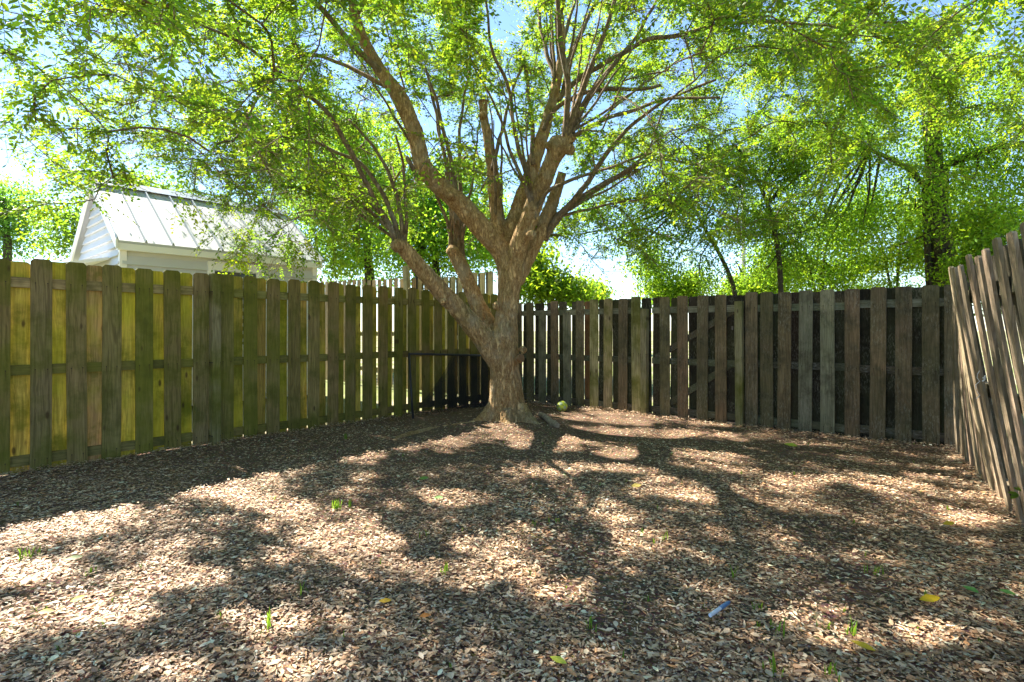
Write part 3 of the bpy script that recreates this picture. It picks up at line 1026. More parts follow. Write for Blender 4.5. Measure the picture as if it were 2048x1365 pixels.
# fluting of the lower trunk
ang = np.arctan2(co[:, 1], co[:, 0])
low = np.clip(1 - co[:, 2] / 1.1, 0, 1)
rad = np.hypot(co[:, 0], co[:, 1])
dsp += np.where(rad < 0.6, low * 0.02 * np.sin(ang * 5 + 0.6 + co[:, 2] * 0.8), 0)
co = co + no * dsp[:, None]
tm.vertices.foreach_set('co', co.ravel())
tm.polygons.foreach_set('use_smooth', np.ones(len(tm.polygons), bool))
tm.materials.clear()
tm.materials.append(M_BARK)
tm.update()
link('trunk', tm, tree)
# saw cuts
for (px, py, Y, r, nrm) in ((966, 201, 7.7, 9.5, (0, -0.25, 1)), (1121, 278, 6.98, 17, (0.35, -0.5, 1)), (1124.5, 346, 7.5, 9, (0.3, -0.3, 1)), (1043, 716, 7.02, 8, (0.7, -0.7, 0.1))):
    c_ = at(px, py, Y) - TREE
    n_ = Vector(nrm).normalized()
    V, Fc = tube([c_ - n_ * 0.05, c_ + n_ * 0.006, c_ + n_ * 0.007, c_ + n_ * 0.004], [r / F * Y * 0.97, r / F * Y, r / F * Y * 0.85, r / F * Y * 0.3], 14, True, 0.06)
    link('saw_cut', mesh('saw_cut', V, Fc, M_CUT), tree)
for P in SPR:
    P = P.copy()
    wv = np.array([[mnoise.noise((p[0] * 3, p[1] * 3, p[2] * 3 + k_ * 9.1)) for k_ in range(3)] for p in P]) * 0.03
    P[1:, :3] += wv[1:]
    P[:, 3] *= 0.8
    V, Fc = tube([Vector(p[:3]) - TREE for p in P], [max(0.004, p[3]) for p in P], 8)
    link('branch', mesh('branch', V, Fc, M_BARK2, True), tree)

# ---- boughs grown to leaf clumps through the crown
DENS = np.array([
    [.7, .8, .8, .7, .7, .9, .8, .8, .6, .5, .6, .8, .9, .9, .9, .9],
    [.6, .7, .8, .8, .7, .8, .8, .7, .5, .4, .6, .8, .9, .9, .9, .8],
    [.6, .7, .8, .9, .9, .6, .6, .5, .5, .5, .7, .8, .8, .8, .7, .6],
    [.5, .8, .8, 1, 1, .6, .5, .4, .4, .6, .7, .7, .7, .5, .5, .4],
    [.5, 1, .9, 1, 1, .7, .4, .4, .4, .6, .6, .5, .4, .3, .3, .3],
    [.2, .8, .5, 1, 1, .8, .4, .3, .3, .5, .5, .4, .2, .1, .1, .1],
    [.04, .2, .08, .7, .9, .5, .2, .1, .2, .4, .4, .3, .1, 0, 0, 0],
    [0, 0, 0, .15, .25, .05, 0, 0, 0, .1, .2, .1, 0, 0, 0, 0]])


def dens(px, py):
    gx = np.clip(px / 128 - 0.5, 0, 14.999)
    gy = np.clip(py / 70 - 0.5, 0, 6.999)
    i, j = gx.astype(int), gy.astype(int)
    fx, fy = gx - i, gy - j
    return DENS[j, i] * (1 - fx) * (1 - fy) + DENS[j, i + 1] * fx * (1 - fy) + DENS[j + 1, i] * (1 - fx) * fy + DENS[j + 1, i + 1] * fx * fy


LIT = np.array([  # patches of sun that the crown lets through to the ground: centre and half size, in photograph pixels
    (60, 1065, 120, 18), (430, 985, 70, 12), (512, 963, 50, 9), (545, 1010, 80, 14), (640, 1055, 100, 32), (725, 1095, 80, 38), (60, 1150, 90, 26),
    (350, 1150, 100, 24), (330, 1338, 90, 26), (880, 1150, 160, 26), (1010, 1140, 90, 18), (1125, 1180, 70, 18), (720, 915, 50, 10), (855, 880, 95, 18),
    (985, 868, 80, 12), (1100, 888, 60, 12), (1100, 940, 90, 10), (1200, 868, 80, 10), (1300, 905, 100, 11), (1250, 940, 60, 9), (1385, 985, 120, 22),
    (1330, 868, 120, 8), (1250, 838, 100, 7), (1450, 915, 100, 6), (1940, 1040, 60, 12), (1770, 965, 80, 8), (1880, 950, 60, 10), (1620, 965, 70, 8),
    (1640, 1230, 60, 22), (1770, 1280, 110, 30), (900, 1000, 60, 14), (960, 1095, 80, 12), (200, 1240, 90, 22), (520, 1240, 80, 20), (600, 1330, 90, 22)], float)
sunv = np.array(SUN)


def lit_hit(P):
    t_ = P[:, 2] / sunv[2]
    G = P - sunv * t_[:, None]
    ok = G[:, 1] > 1.0
    Y = np.maximum(G[:, 1], 0.5)
    gx, gy = 1024 + F * G[:, 0] / Y, HY + F * CH / Y
    d = (((gx[:, None] - LIT[None, :, 0]) / (LIT[None, :, 2] + 10)) ** 2 + ((gy[:, None] - LIT[None, :, 1]) / (LIT[None, :, 3] + 4)) ** 2).min(1)
    a_, b_ = G[:, 0], G[:, 1]
    d = d + 0.24 * (np.sin(7.3 * a_ + 1.7 * b_) + np.sin(11 * a_ - 5 * b_ + 2) + np.sin(3.1 * a_ + 9.7 * b_ + 4) + np.sin(17 * a_ + 13 * b_))
    return np.where(ok, np.clip((1.3 - d) / 0.4, 0, 1), 0)


def lean_sun(P):
    """leaves that would shade the upper part of the leaning fence"""
    n_ = np.array(LNN)
    t_ = ((P - np.array(LEAN_0)) @ n_ - 0.15) / (sunv @ n_)
    H = P - sunv * t_[:, None]
    q = -((H - np.array(LEAN_0)) @ np.array(LEAN_D))
    nz = np.sin(9 * q + 5 * H[:, 2]) + np.sin(4 * q - 7 * H[:, 2] + 1)
    return (t_ > 0) & (q > 0.6) & (q < 3.2) & (H[:, 2] > 0.15) & (H[:, 2] < 1.85) & (nz > -0.2)


def fence_glow(P):
    """leaves that would shade the outer face of the left fence"""
    n_ = np.array(LN)
    d = (P - np.array(left_pt(5.0))) @ n_
    t_ = d / (sunv @ n_)
    H = P - sunv * t_[:, None]
    return (t_ > 0) & (H[:, 2] > 0) & (H[:, 2] < 1.8) & (H[:, 1] > 3.8) & (H[:, 1] < 6.3)


def roof_hit(P):
    t_ = (P[:, 2] - 3.1) / sunv[2]
    H = P - sunv * t_[:, None]
    q = H - np.array(E0)
    a_, b_ = q @ np.array(HU), q @ np.array(HV)
    return (t_ > 0) & (a_ > -0.2) & (a_ < HL + 0.2) & (b_ > -0.3) & (b_ < HW + 0.3)


limb_px = np.concatenate([np.stack([*proj(P[:, :3]), P[:, 3] * F / P[:, 1], P[:, 1]], 1) for P in list(LIMBS.values()) + [SPR[i_] for i_ in (0, 1, 2, 4, 7, 8, 9, 13, 16, 18, 21)]])


def hides_limb(P):
    px, py = proj(P)
    d = np.hypot(px[:, None] - limb_px[None, :, 0], py[:, None] - limb_px[None, :, 1])
    j = d.argmin(1)
    return (d[np.arange(len(P)), j] < limb_px[j, 2] * 1.2 + 9) & (P[:, 1] < limb_px[j, 3] + 0.1) & (py > 90) & (P[:, 1] > 2.0)


def sample_canopy(n, ya=3.2, yb=11.0):
    out = []
    while len(out) < n:
        px, py = rng.uniform(-40, 2090, 4000), rng.uniform(-20, 560, 4000)
        ok = rng.random(4000) < dens(np.clip(px, 0, 2047), np.clip(py, 0, 559)) ** 1.2
        Y = ya + (yb - ya) * rng.random(4000) ** 0.55
        P = np.stack([(px - 1024) / F * Y, Y, CH - (py - HY) / F * Y], 1)
        r = np.hypot(P[:, 0] - T0[0], P[:, 1] - T0[1])
        ok &= (r < 7.4) & (P[:, 2] > 1.95 + 0.12 * np.maximum(0, r - 4)) & (P[:, 2] < 8.5 - 0.05 * r * r)
        ok &= ~((px > 170) & (px < 420) & (py > 385))
        out.extend(P[ok])
    return np.array(out[:n])


def sample_above(n):
    out = []
    while len(out) < n:
        P = np.stack([rng.uniform(-7, 7, 3000), rng.uniform(0.4, 12.5, 3000), rng.uniform(3.2, 8.6, 3000)], 1)
        px, py = proj(P)
        r = np.hypot(P[:, 0] - T0[0], P[:, 1] - T0[1])
        ok = (r < 7.2) & (P[:, 2] < 8.6 - 0.05 * r * r) & ((P[:, 0] > -3.6) | (P[:, 1] < 6.2)) & (P[:, 1] < 8.0) & ((py < -15) | (px < -40) | (px > 2090)) & (np.linalg.norm(P - np.array((0, 0, CH)), axis=1) > 2.2)
        out.extend(P[ok])
    return np.array(out[:n])


def sample_shade_boughs(n):  # unseen boughs above the frame, added to shade the foreground
    out = []
    while len(out) < n:
        P = np.stack([rng.uniform(-5.6, 1.8, 3000), rng.uniform(3.4, 7.4, 3000), rng.uniform(4.4, 7.4, 3000)], 1)
        ok = (proj(P)[1] < -20) & ((P[:, 0] > -3.4) | (P[:, 1] < 6.2))
        out.extend(P[ok])
    return np.array(out[:n])


TG = np.concatenate([sample_canopy(900), sample_canopy(300, 7.6, 12.0), sample_above(280), sample_shade_boughs(380)])
nodes, par, cnt = [], [], []
for key, P in list(LIMBS.items()):
    if key != 'trunk':
        for p in P[len(P) // 2:]:
            nodes.append(p[:3])
            par.append(-1)
for P in SPR:
    for p in P[len(P) // 5:]:
        nodes.append(p[:3])
        par.append(-1)
d0 = np.array([np.min(np.linalg.norm(np.array(nodes) - t_, axis=1)) for t_ in TG])
paths = []
for idx in np.argsort(d0):
    t_ = TG[idx]
    A = np.array(nodes)
    dv = t_ - A
    dd = np.linalg.norm(dv, axis=1)
    outw = norm(A - (T0 + np.array((0, 0, 2.5))))
    cost = dd * (1.25 - 0.35 * (norm(dv) * outw).sum(1))
    j = int(cost.argmin())
    a = A[j]
    L = dd[j]
    n_ = max(3, int(L / 0.18))
    u = np.linspace(0, 1, n_ + 1)[1:]
    bend = rng.normal(0, 0.10, 3) * L + np.array((0, 0, 0.16 * L))
    Q = a + dv[j] * u[:, None] + bend * (np.sin(u * math.pi) * 0.8)[:, None] + rng.normal(0, 0.012, (n_, 3))
    ids = [j]
    for q in Q:
        nodes.append(q)
        par.append(ids[-1])
        ids.append(len(nodes) - 1)
    paths.append(ids)
par = np.array(par)
cnt = np.zeros(len(nodes))
for ids in paths:
    cnt[ids[-1]] += 1
for i in range(len(nodes) - 1, -1, -1):
    if par[i] >= 0:
        cnt[par[i]] += cnt[i]
NODES = np.array(nodes)
bv, bf = [], []
SPP, SPD = [], []
for ids in paths:
    pts = NODES[ids]
    rr = [0.0022 + 0.0019 * cnt[i] ** 0.5 for i in ids]
    rr[0] = rr[1]
    V, Fc = tube([Vector(p) - TREE for p in pts], rr, 5, False)
    b = len(bv)
    bv.extend(V)
    bf.extend([tuple(b + i_ for i_ in f) for f in Fc])
    # leaf sprays along the outer part
    L = np.linalg.norm(np.diff(pts, axis=0), axis=1).sum()
    ns = int(19 + 11 * min(L, 1.6))
    u = 1 - np.minimum(0.95, rng.random(ns) ** 1.1 * min(1.0, 1.25 / max(L, 0.3)))
    f = u * (len(pts) - 1)
    i0 = np.minimum(f.astype(int), len(pts) - 2)
    base = pts[i0] + (pts[i0 + 1] - pts[i0]) * (f - i0)[:, None]
    ax = norm(pts[i0 + 1] - pts[i0])
    side = rng.normal(0, 1, (ns, 3)) * np.array((1, 1, 0.35))
    d = norm(ax * 0.55 + norm(side) * 1.0 + np.array((0, 0, -0.12)))
    SPP.append(base)
    SPD.append(d)
me = mesh('boughs', bv, bf, M_BARK2, True)
tag(link('boughs', me, tree), kind='stuff')
SPP = np.concatenate(SPP)
SPD = np.concatenate(SPD)
# extra sprays, mostly unseen, added to shade the ground where the crown is thin
cand_i = rng.integers(0, len(paths), 110000)
cp, cd = [], []
for pi in cand_i:
    ids = paths[pi]
    q_ = int(len(ids) * (1 - 0.75 * rng.random()))
    q_ = min(max(q_, 1), len(ids) - 1)
    cp.append(NODES[ids[q_]])
    cd.append(NODES[ids[q_]] - NODES[ids[q_ - 1]])
cp = np.array(cp)
cd = norm(norm(np.array(cd)) * 0.5 + norm(rng.normal(0, 1, (len(cp), 3)) * np.array((1, 1, 0.5))))


def shadow_cell(P):
    G = P - sunv * (P[:, 2] / sunv[2])[:, None]
    i_, j_ = ((G[:, 0] + 6) / 0.25).astype(int), ((G[:, 1] - 1) / 0.25).astype(int)
    ok = (G[:, 0] > -6) & (G[:, 0] < 6) & (G[:, 1] > 1) & (G[:, 1] < 9.5)
    return np.clip(i_, 0, 47), np.clip(j_, 0, 33), ok


cov = np.zeros((48, 34))
AREA = 14 * 0.0009 * 0.65 / 0.0625
i_, j_, ok_ = shadow_cell(SPP + SPD * 0.16)
np.add.at(cov, (i_[ok_], j_[ok_]), AREA)
print('cover', np.percentile(cov, [10, 30, 50, 70, 90]))
i_, j_, ok_ = shadow_cell(cp + cd * 0.16)
acc = []
pc = proj(cp)
fine_ = lit_hit(cp + cd * 0.16) < 0.3
for q_ in range(len(cp)):
    if ok_[q_] and fine_[q_] and cov[i_[q_], j_[q_]] < 5.0 and ((pc[1][q_] < -10 and cp[q_, 1] < 7.6) or rng.random() < 0.05):
        cov[i_[q_], j_[q_]] += AREA
        acc.append(q_)
print('added sprays', len(acc), np.percentile(cov, [10, 30, 50, 70, 90]))
SPP = np.concatenate([SPP, cp[acc]])
SPD = np.concatenate([SPD, cd[acc]])
mid = SPP + SPD * 0.2
keep = ~(roof_hit(mid) & (rng.random(len(mid)) < 0.6))
keep &= ~(fence_glow(mid) & (rng.random(len(mid)) < 0.55))
keep &= ~(hides_limb(mid) & (rng.random(len(mid)) < 0.9))
px, py = proj(mid)
keep &= ~((px > 130) & (px < 410) & (py > 392) & (mid[:, 1] > 0.5) & (rng.random(len(mid)) < 0.96))
keep &= ~((px > 130) & (px < 660) & (py > 425) & (mid[:, 1] > 0.5) & (rng.random(len(mid)) < 0.55))
keep &= (mid[:, 2] > 1.9) & (np.linalg.norm(mid - np.array((0, 0, CH)), axis=1) > 1.9)
SPP, SPD = SPP[keep], SPD[keep]
print('sprays', len(SPP))
# a few bright new-growth sprigs hanging over the left fence
HP, HD = [], []
for (px_, py_, Y_) in ((500, 520, 6.3), (470, 528, 6.3), (520, 508, 6.4), (552, 530, 6.4), (605, 515, 6.5), (585, 500, 6.5), (485, 505, 6.3), (620, 500, 6.6), (345, 410, 5.6), (372, 425, 5.6), (400, 440, 5.6), (425, 455, 5.7), (440, 480, 5.7), (455, 470, 5.7)):
    for _ in range(9 if py_ > 490 else 3):
        HP.append(at(px_ + random.uniform(-14, 14), py_ + random.uniform(-30, 0), Y_ + random.uniform(-.2, .2)))
        HD.append((random.uniform(-1, 1), random.uniform(-.6, .6), random.uniform(-1.2, -0.1)))
SPP = np.concatenate([SPP, np.array(HP)])
SPD = np.concatenate([SPD, norm(np.array(HD))])
n_bright = len(HP)
# sprays of the lowest boughs close to the camera
HP, HD = [], []
for (xa, xb, ya, yb, Ya, Yb_, m_) in ((120, 420, -40, 110, 2.2, 3.0, 34), (640, 900, -60, 90, 2.6, 3.4, 30), (-40, 120, -40, 60, 2.4, 3.2, 12), (1250, 2080, -80, 60, 2.8, 3.8, 46)):
    for _ in range(m_):
        HP.append(at(random.uniform(xa, xb), random.uniform(ya, yb), random.uniform(Ya, Yb_)))
        HD.append((random.uniform(-1, 1), random.uniform(-1, 1), random.uniform(-0.7, 0.1)))
SPP = np.concatenate([SPP, np.array(HP)])
SPD = np.concatenate([SPD, norm(np.array(HD))])
# each spray: a twig with two ranks of leaves
K = 14
n = len(SPP)
TL = rng.uniform(0.20, 0.40, n)
up = norm(np.array((0, 0, 1.0)) + rng.normal(0, 0.35, (n, 3)))
sd = norm(np.cross(SPD, up))
upn = np.cross(sd, SPD)
u = (np.arange(K) + 0.8) / K
uu = u[None, :] + rng.normal(0, 0.02, (n, K))
droop = -0.20 * TL[:, None] * uu ** 2
LP = SPP[:, None] + SPD[:, None] * (uu * TL[:, None])[..., None]
LP[..., 2] += droop
sgn = np.where(np.arange(K) % 2 == 0, 1.0, -1.0)
sgn[-1] = 0.0
LD = norm(SPD[:, None] * 0.62 + sd[:, None] * (sgn[None, :, None] * 0.85) + rng.normal(0, 0.22, (n, K, 3)) + np.array((0, 0, -0.18)))
LN_ = norm(upn[:, None] + rng.normal(0, 0.24, (n, K, 3)))
LL = rng.uniform(0.031, 0.056, (n, K)) * (0.75 + 0.35 * np.sin(np.clip(uu, 0, 1) * math.pi))
LWd = LL * rng.uniform(0.46, 0.60, (n, K))
base_t = np.repeat(tints(n, 0.7, 1.2, 0.5)[:, None], K, 1) * np.repeat(rng.uniform(0.8, 1.2, (n, K, 1)), 3, 2)
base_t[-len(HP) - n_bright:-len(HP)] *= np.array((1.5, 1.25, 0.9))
LP, LD, LN_, LL, LWd, LT = LP.reshape(-1, 3), LD.reshape(-1, 3), LN_.reshape(-1, 3), LL.ravel(), LWd.ravel(), base_t.reshape(-1, 3)
drop = rng.random(len(LP)) < np.maximum(0.05, np.maximum.reduce([0.99 * lit_hit(LP), 0.93 * lean_sun(LP), 0.9 * roof_hit(LP)]))
print('ground patches drop', drop.mean())
# leaves are thinner on the sunny side boughs above the frame, so the ground is dappled rather than dark
gi, gj, gok = shadow_cell(LP)
lc = np.zeros((48, 34))
np.add.at(lc, (gi[gok & ~drop], gj[gok & ~drop]), (LL * LWd * 0.36)[gok & ~drop] / 0.0625)
print('leaf cover', np.percentile(lc, [10, 30, 50, 70, 90]))
gX, gY = -6 + gi * 0.25, 1 + gj * 0.25
gpx = 1024 + F * gX / gY
tgt = np.where(gpx < 850, 1.5, 2.0)
tgt = np.where(gY > 5.2, 1.8, tgt)
px, py = proj(LP)
vis_ = (px > -20) & (px < 2070) & (py > -10) & (LP[:, 1] > 0.5)
pd = 1 - tgt / np.maximum(lc[gi, gj], 1e-3)
pd = np.where(vis_, np.minimum(pd, 0.06), pd)
drop |= gok & (rng.random(len(LP)) < pd)
LP, LD, LN_, LL, LWd, LT = (a[~drop] for a in (LP, LD, LN_, LL, LWd, LT))
# the leaves that show largest are single objects
px, py = proj(LP)
seen = (px > 0) & (px < 2048) & (py > 0) & (py < 700) & (LP[:, 1] > 0.5)
score = np.where(seen, LL / np.maximum(LP[:, 1], 0.5), 0)
bigi = np.argsort(-score)[:300]
mask = np.ones(len(LP), bool)
mask[bigi] = False
tmpl = []
for k in range(6):
    c_ = np.repeat(tints(1, 0.75, 1.25, 0.35), 6, 0)
    tmpl.append(mesh('leaf', LEAF_V * np.array((0.5, 1, 0.5)), LEAF_F, M_LEAF, False, c_))
Dn = norm(LD)
Xn = norm(np.cross(Dn, LN_))
Zn = np.cross(Xn, Dn)
for q, i in enumerate(bigi):
    o = bpy.data.objects.new('leaf', tmpl[q % 6])
    COL.objects.link(o)
    o.parent = tree
    s_ = LL[i]
    p_ = LP[i] - T0
    o.matrix_basis = Matrix(((Xn[i][0] * s_, Dn[i][0] * s_, Zn[i][0] * s_, p_[0]), (Xn[i][1] * s_, Dn[i][1] * s_, Zn[i][1] * s_, p_[1]), (Xn[i][2] * s_, Dn[i][2] * s_, Zn[i][2] * s_, p_[2]), (0, 0, 0, 1)))
nearm = mask & seen & (np.linalg.norm(LP, axis=1) < 5.5)
farm = mask & ~nearm
V, Fc, C = leaves_mesh(LP[nearm] - T0, LD[nearm], LN_[nearm], LL[nearm], LWd[nearm], LT[nearm])
Fc = np.concatenate([Fc[:, [0, 1, 2]], Fc[:, [0, 2, 3]]])
V2, F2, C2 = leaves_mesh(LP[farm] - T0, LD[farm], LN_[farm], LL[farm], LWd[farm] * 1.05, LT[farm], BL_V, BL_F)
Fc = np.concatenate([Fc, F2 + len(V)])
V = np.concatenate([V, V2])
C = np.concatenate([C, C2])
tag(link('crown', mesh('crown', V, Fc, M_LEAF, False, C), tree), kind='stuff')
print('leaves', len(LP))
# twigs
tv = np.zeros((n, 6, 3))
for k in range(3):
    an = 2.1 * k
    off = sd * math.cos(an) * 0.0022 + upn * math.sin(an) * 0.0022
    tv[:, k] = SPP + off
    e_ = SPP + SPD * TL[:, None]
    e_[:, 2] -= 0.2 * TL
    tv[:, 3 + k] = e_ + off * 0.4
tf_ = np.array([(0, 1, 4, 3), (1, 2, 5, 4), (2, 0, 3, 5)])
TF = (tf_[None] + (np.arange(n) * 6)[:, None, None]).reshape(-1, 4)
tag(link('twigs', mesh('twigs', tv.reshape(-1, 3) - T0, TF, M_BARK2), tree), kind='stuff')

# ------------------------------------------------------------------ trees and shrubs beyond the fences


def far_crown(name, parent, base, nclump, per, sampler, size, spread, tint=(1, 1, 1), mat=None, lo=0.6, hi=1.3, yel=0.3):
    Cn = sampler(nclump)
    P = np.repeat(Cn, per, 0)
    n_ = len(P)
    P = P + rng.normal(0, 1, (n_, 3)) * spread * np.array((1, 1, 0.6))
    P[:, 2] = np.maximum(P[:, 2], 0.15)
    D = rng.normal(0, 1, (n_, 3)) + np.array((0, 0, -0.3))
    N = np.array((0, 0, 1.0)) + rng.normal(0, 0.5, (n_, 3))
    L = rng.uniform(0.7, 1.3, n_) * size
    T = np.repeat(tints(nclump, lo, hi, yel), per, 0) * rng.uniform(0.8, 1.2, (n_, 1)) * np.array(tint)
    V, Fc, C = leaves_mesh(P - np.array(base), D, N, L, L * 0.5, T, BL_V, BL_F)
    o = link(name, mesh(name, V, Fc, mat or M_LEAFB, False, C), parent)
    tag(o, kind='stuff')
    return Cn


def ell(blobs):
    """sampler: points in ellipsoids given as (px, py, Y, half px, half py, half depth)"""
    B = np.array(blobs, float)
    wgt = B[:, 3] * B[:, 4] * B[:, 5] ** 0.5
    wgt /= wgt.sum()

    def f(n_):
        j = rng.choice(len(B), n_, p=wgt)
        u_ = norm(rng.normal(0, 1, (n_, 3))) * (rng.random((n_, 1)) ** 0.45)
        Y = B[j, 2] + u_[:, 2] * B[j, 5]
        sx = u_[:, 0] * B[j, 3] / F * B[j, 2]
        sz = u_[:, 1] * B[j, 4] / F * B[j, 2]
        return np.stack([(B[j, 0] - 1024) / F * B[j, 2] + sx, Y, np.maximum(0.2, CH - (B[j, 1] - HY) / F * B[j, 2] + sz)], 1)
    return f


def far_tree(name, label, cat, stems, blobs, nclump, per, size, spread, tint=(1, 1, 1), group=None, bark=None, nb=14, stem_name='trunk', yel=0.3, lo=0.6, hi=1.3):
    """stems: list of lists (px, py, Y, r metres)"""
    b0 = at(*stems[0][0][:3])
    base = Vector((b0.x, b0.y, 0))
    t_ = thing(name, label, cat, tuple(base), 0, group)
    nd = []
    for st_ in stems:
        P = smooth_path([(*at(px, py, Y), r) for px, py, Y, r in st_], 0.25)
        P[0, 2] = min(P[0, 2], -0.05)
        V, Fc = tube([Vector(p[:3]) - base for p in P], [p[3] for p in P], 9, True, 0.06)
        link(stem_name, mesh(stem_name, V, Fc, bark or M_BARKD, True), t_)
        nd.extend(P[len(P) // 3:, :3])
    Cn = far_crown('crown', t_, tuple(base), nclump, per, ell(blobs), size, spread, tint, yel=yel, lo=lo, hi=hi)
    m = MB()
    for c_ in Cn[:: max(1, len(Cn) // nb)]:
        A = np.array(nd)
        j = np.linalg.norm((A - c_) * np.array((1, 1, 0.6)), axis=1).argmin()
        a = A[j]
        md = (a + c_) / 2 + rng.normal(0, 0.08, 3) * np.linalg.norm(c_ - a)
        r_ = min(0.05, 0.006 + 0.012 * np.linalg.norm(c_ - a))
        m.tube([Vector(a) - base, Vector(md) - base, Vector(c_) - base], [r_, r_ * 0.75, r_ * 0.35], 5)
    tag(m.build('limbs', bark or M_BARKD, t_), kind='stuff')
    return t_


far_tree('background_tree', 'dense green tree with dark trunk rising behind the shed\'s right end', 'tree',
         [[(742, 620, 17, .16), (735, 500, 17, .13), (720, 380, 17, .09), (700, 260, 17, .05)]],
         [(700, 500, 17, 90, 70, 2.2), (650, 400, 17.5, 90, 70, 2.2), (760, 400, 17, 80, 90, 2.2), (700, 300, 17, 110, 80, 2)], 560, 48, 0.13, 0.36, (1.15, 1.25, 1.0))
far_tree('background_tree', 'shady green tree with two dark stems behind the tall picket fence', 'tree',
         [[(838, 610, 15, .13), (842, 500, 15, .11), (870, 420, 15, .08), (880, 330, 15, .05)], [(880, 605, 15.5, .11), (868, 500, 15.5, .1), (850, 400, 15.5, .06)]],
         [(830, 490, 15.5, 80, 75, 2), (930, 480, 15, 70, 80, 2), (880, 390, 15.5, 110, 70, 2), (1000, 470, 16, 50, 70, 1.6)], 500, 48, 0.12, 0.34, (1.1, 1.25, 1.0))
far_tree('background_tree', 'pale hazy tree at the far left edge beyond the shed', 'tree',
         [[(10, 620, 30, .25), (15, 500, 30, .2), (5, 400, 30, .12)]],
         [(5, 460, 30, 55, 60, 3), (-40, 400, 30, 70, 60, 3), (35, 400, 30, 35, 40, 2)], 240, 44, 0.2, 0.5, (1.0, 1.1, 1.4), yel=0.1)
far_tree('background_tree', 'small olive tree showing behind the shed\'s gable', 'tree',
         [[(165, 620, 20, .16), (170, 520, 20, .13), (200, 420, 20, .08)]],
         [(150, 465, 20, 45, 50, 1.5), (230, 420, 21, 60, 60, 1.5), (310, 390, 22, 70, 45, 1.5)], 260, 40, 0.16, 0.35, (0.95, 0.95, 0.9), yel=0.15)
far_tree('background_tree', 'bright leafy young tree just right of the elm trunk behind the fence', 'tree',
         [[(1085, 620, 13, .06), (1080, 540, 13, .05), (1075, 480, 13, .03)]],
         [(1090, 575, 13, 55, 30, 1), (1070, 530, 13.5, 35, 40, 1), (1150, 588, 13, 50, 22, 0.9)], 190, 40, 0.12, 0.24, (1.25, 1.2, 0.8))
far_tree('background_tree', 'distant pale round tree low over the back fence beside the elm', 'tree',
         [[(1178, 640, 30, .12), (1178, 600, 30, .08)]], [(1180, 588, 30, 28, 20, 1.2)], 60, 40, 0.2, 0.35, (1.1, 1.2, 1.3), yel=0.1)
far_tree('background_tree', 'tall dark trunked tree over the right end of the back fence', 'tree',
         [[(1893, 640, 9.6, .18), (1888, 520, 9.6, .175), (1875, 430, 9.6, .16), (1868, 330, 9.6, .14), (1860, 200, 9.6, .13), (1850, 40, 9.6, .09)],
          [(1868, 350, 9.6, .08), (1920, 320, 9.4, .07), (2000, 295, 9.0, .06), (2080, 285, 8.7, .04)], [(1870, 400, 9.6, .06), (1820, 340, 9.8, .05), (1740, 300, 10, .03)]],
         [(1750, 400, 10.3, 150, 100, 1.5), (1900, 470, 10.6, 140, 90, 1.3), (1980, 330, 9.5, 120, 120, 1.6), (1820, 220, 10, 200, 120, 1.8), (1650, 280, 10.5, 120, 100, 1.4), (2020, 440, 9.5, 80, 110, 1.2), (1860, 390, 8.9, 70, 60, .5), (1720, 480, 10, 120, 70, 1), (1900, 300, 9.0, 60, 50, .4)],
         820, 56, 0.066, 0.24, (1.25, 1.25, 0.9), nb=60)
far_tree('background_tree', 'slender curving young tree in the gap behind the gate', 'tree',
         [[(1562, 640, 9.8, .05), (1560, 540, 9.8, .046), (1545, 440, 9.8, .04), (1510, 350, 9.8, .03), (1470, 290, 9.8, .02)]],
         [(1540, 440, 10, 70, 70, .8), (1480, 330, 10, 100, 70, .8), (1590, 330, 10, 80, 70, .8), (1560, 540, 10.2, 60, 45, .6), (1620, 470, 10.2, 60, 60, .7), (1500, 470, 10.2, 50, 50, .6)], 360, 54, 0.06, 0.2, (0.95, 1, 0.85), nb=26)
far_tree('background_tree', 'thin leaning young tree with hanging foliage left of the gate', 'tree',
         [[(1478, 640, 10, .045), (1466, 570, 10, .042), (1440, 510, 10, .034), (1405, 450, 10, .026), (1380, 400, 10, .018)]],
         [(1400, 440, 10, 70, 80, .7), (1330, 400, 10, 80, 60, .7), (1250, 450, 10, 60, 80, .6), (1180, 430, 10, 50, 60, .6), (1330, 510, 10, 50, 50, .6), (1420, 540, 10, 50, 45, .5), (1380, 350, 10, 90, 60, .6)], 330, 52, 0.06, 0.19, (0.85, 0.95, 0.9), nb=26)
shr = 'shrubs growing behind the back fence'
for (px_, py_, Y_, hx, hy, lab) in ((1345, 560, 11.0, 62, 45, 'yellow green shrub above the left part of the back fence'), (1510, 548, 11.3, 62, 50, 'bright shrub behind the gate posts at the foot of the curving young tree'),
                                    (1640, 515, 11.2, 90, 80, 'wide leafy shrub over the middle of the dark back fence'), (1790, 495, 11.5, 95, 95, 'big glossy shrub beside the dark tree trunk behind the back fence'),
                                    (1990, 500, 8.2, 80, 70, 'green shrub above the corner where the leaning fence starts')):
    far_tree('shrub', lab, 'shrub', [[(px_, 655, Y_, .03), (px_ + 8, py_ + 10, Y_, .025), (px_ + 14, py_ - 30, Y_, .012)], [(px_ + 6, 655, Y_, .03), (px_ - 25, py_, Y_, .02), (px_ - 40, py_ - 25, Y_, .01)]],
             [(px_ + random.uniform(-.9, .9) * hx, py_ + random.uniform(-1.1, .7) * hy, Y_ + random.uniform(-.6, .6), hx * random.uniform(.22, .5), hy * random.uniform(.25, .5), random.uniform(.3, .7)) for _ in range(11)] + [(px_, py_ + 30, Y_, hx * .9, 30, .7), (px_, 585, Y_, hx * 1.05, 28, .6)],
             int(hx * 3.4), 46, 0.068, 0.17, (1.12, 1.15, 0.8), group=shr, nb=24, stem_name='stem', lo=0.5, hi=1.35)

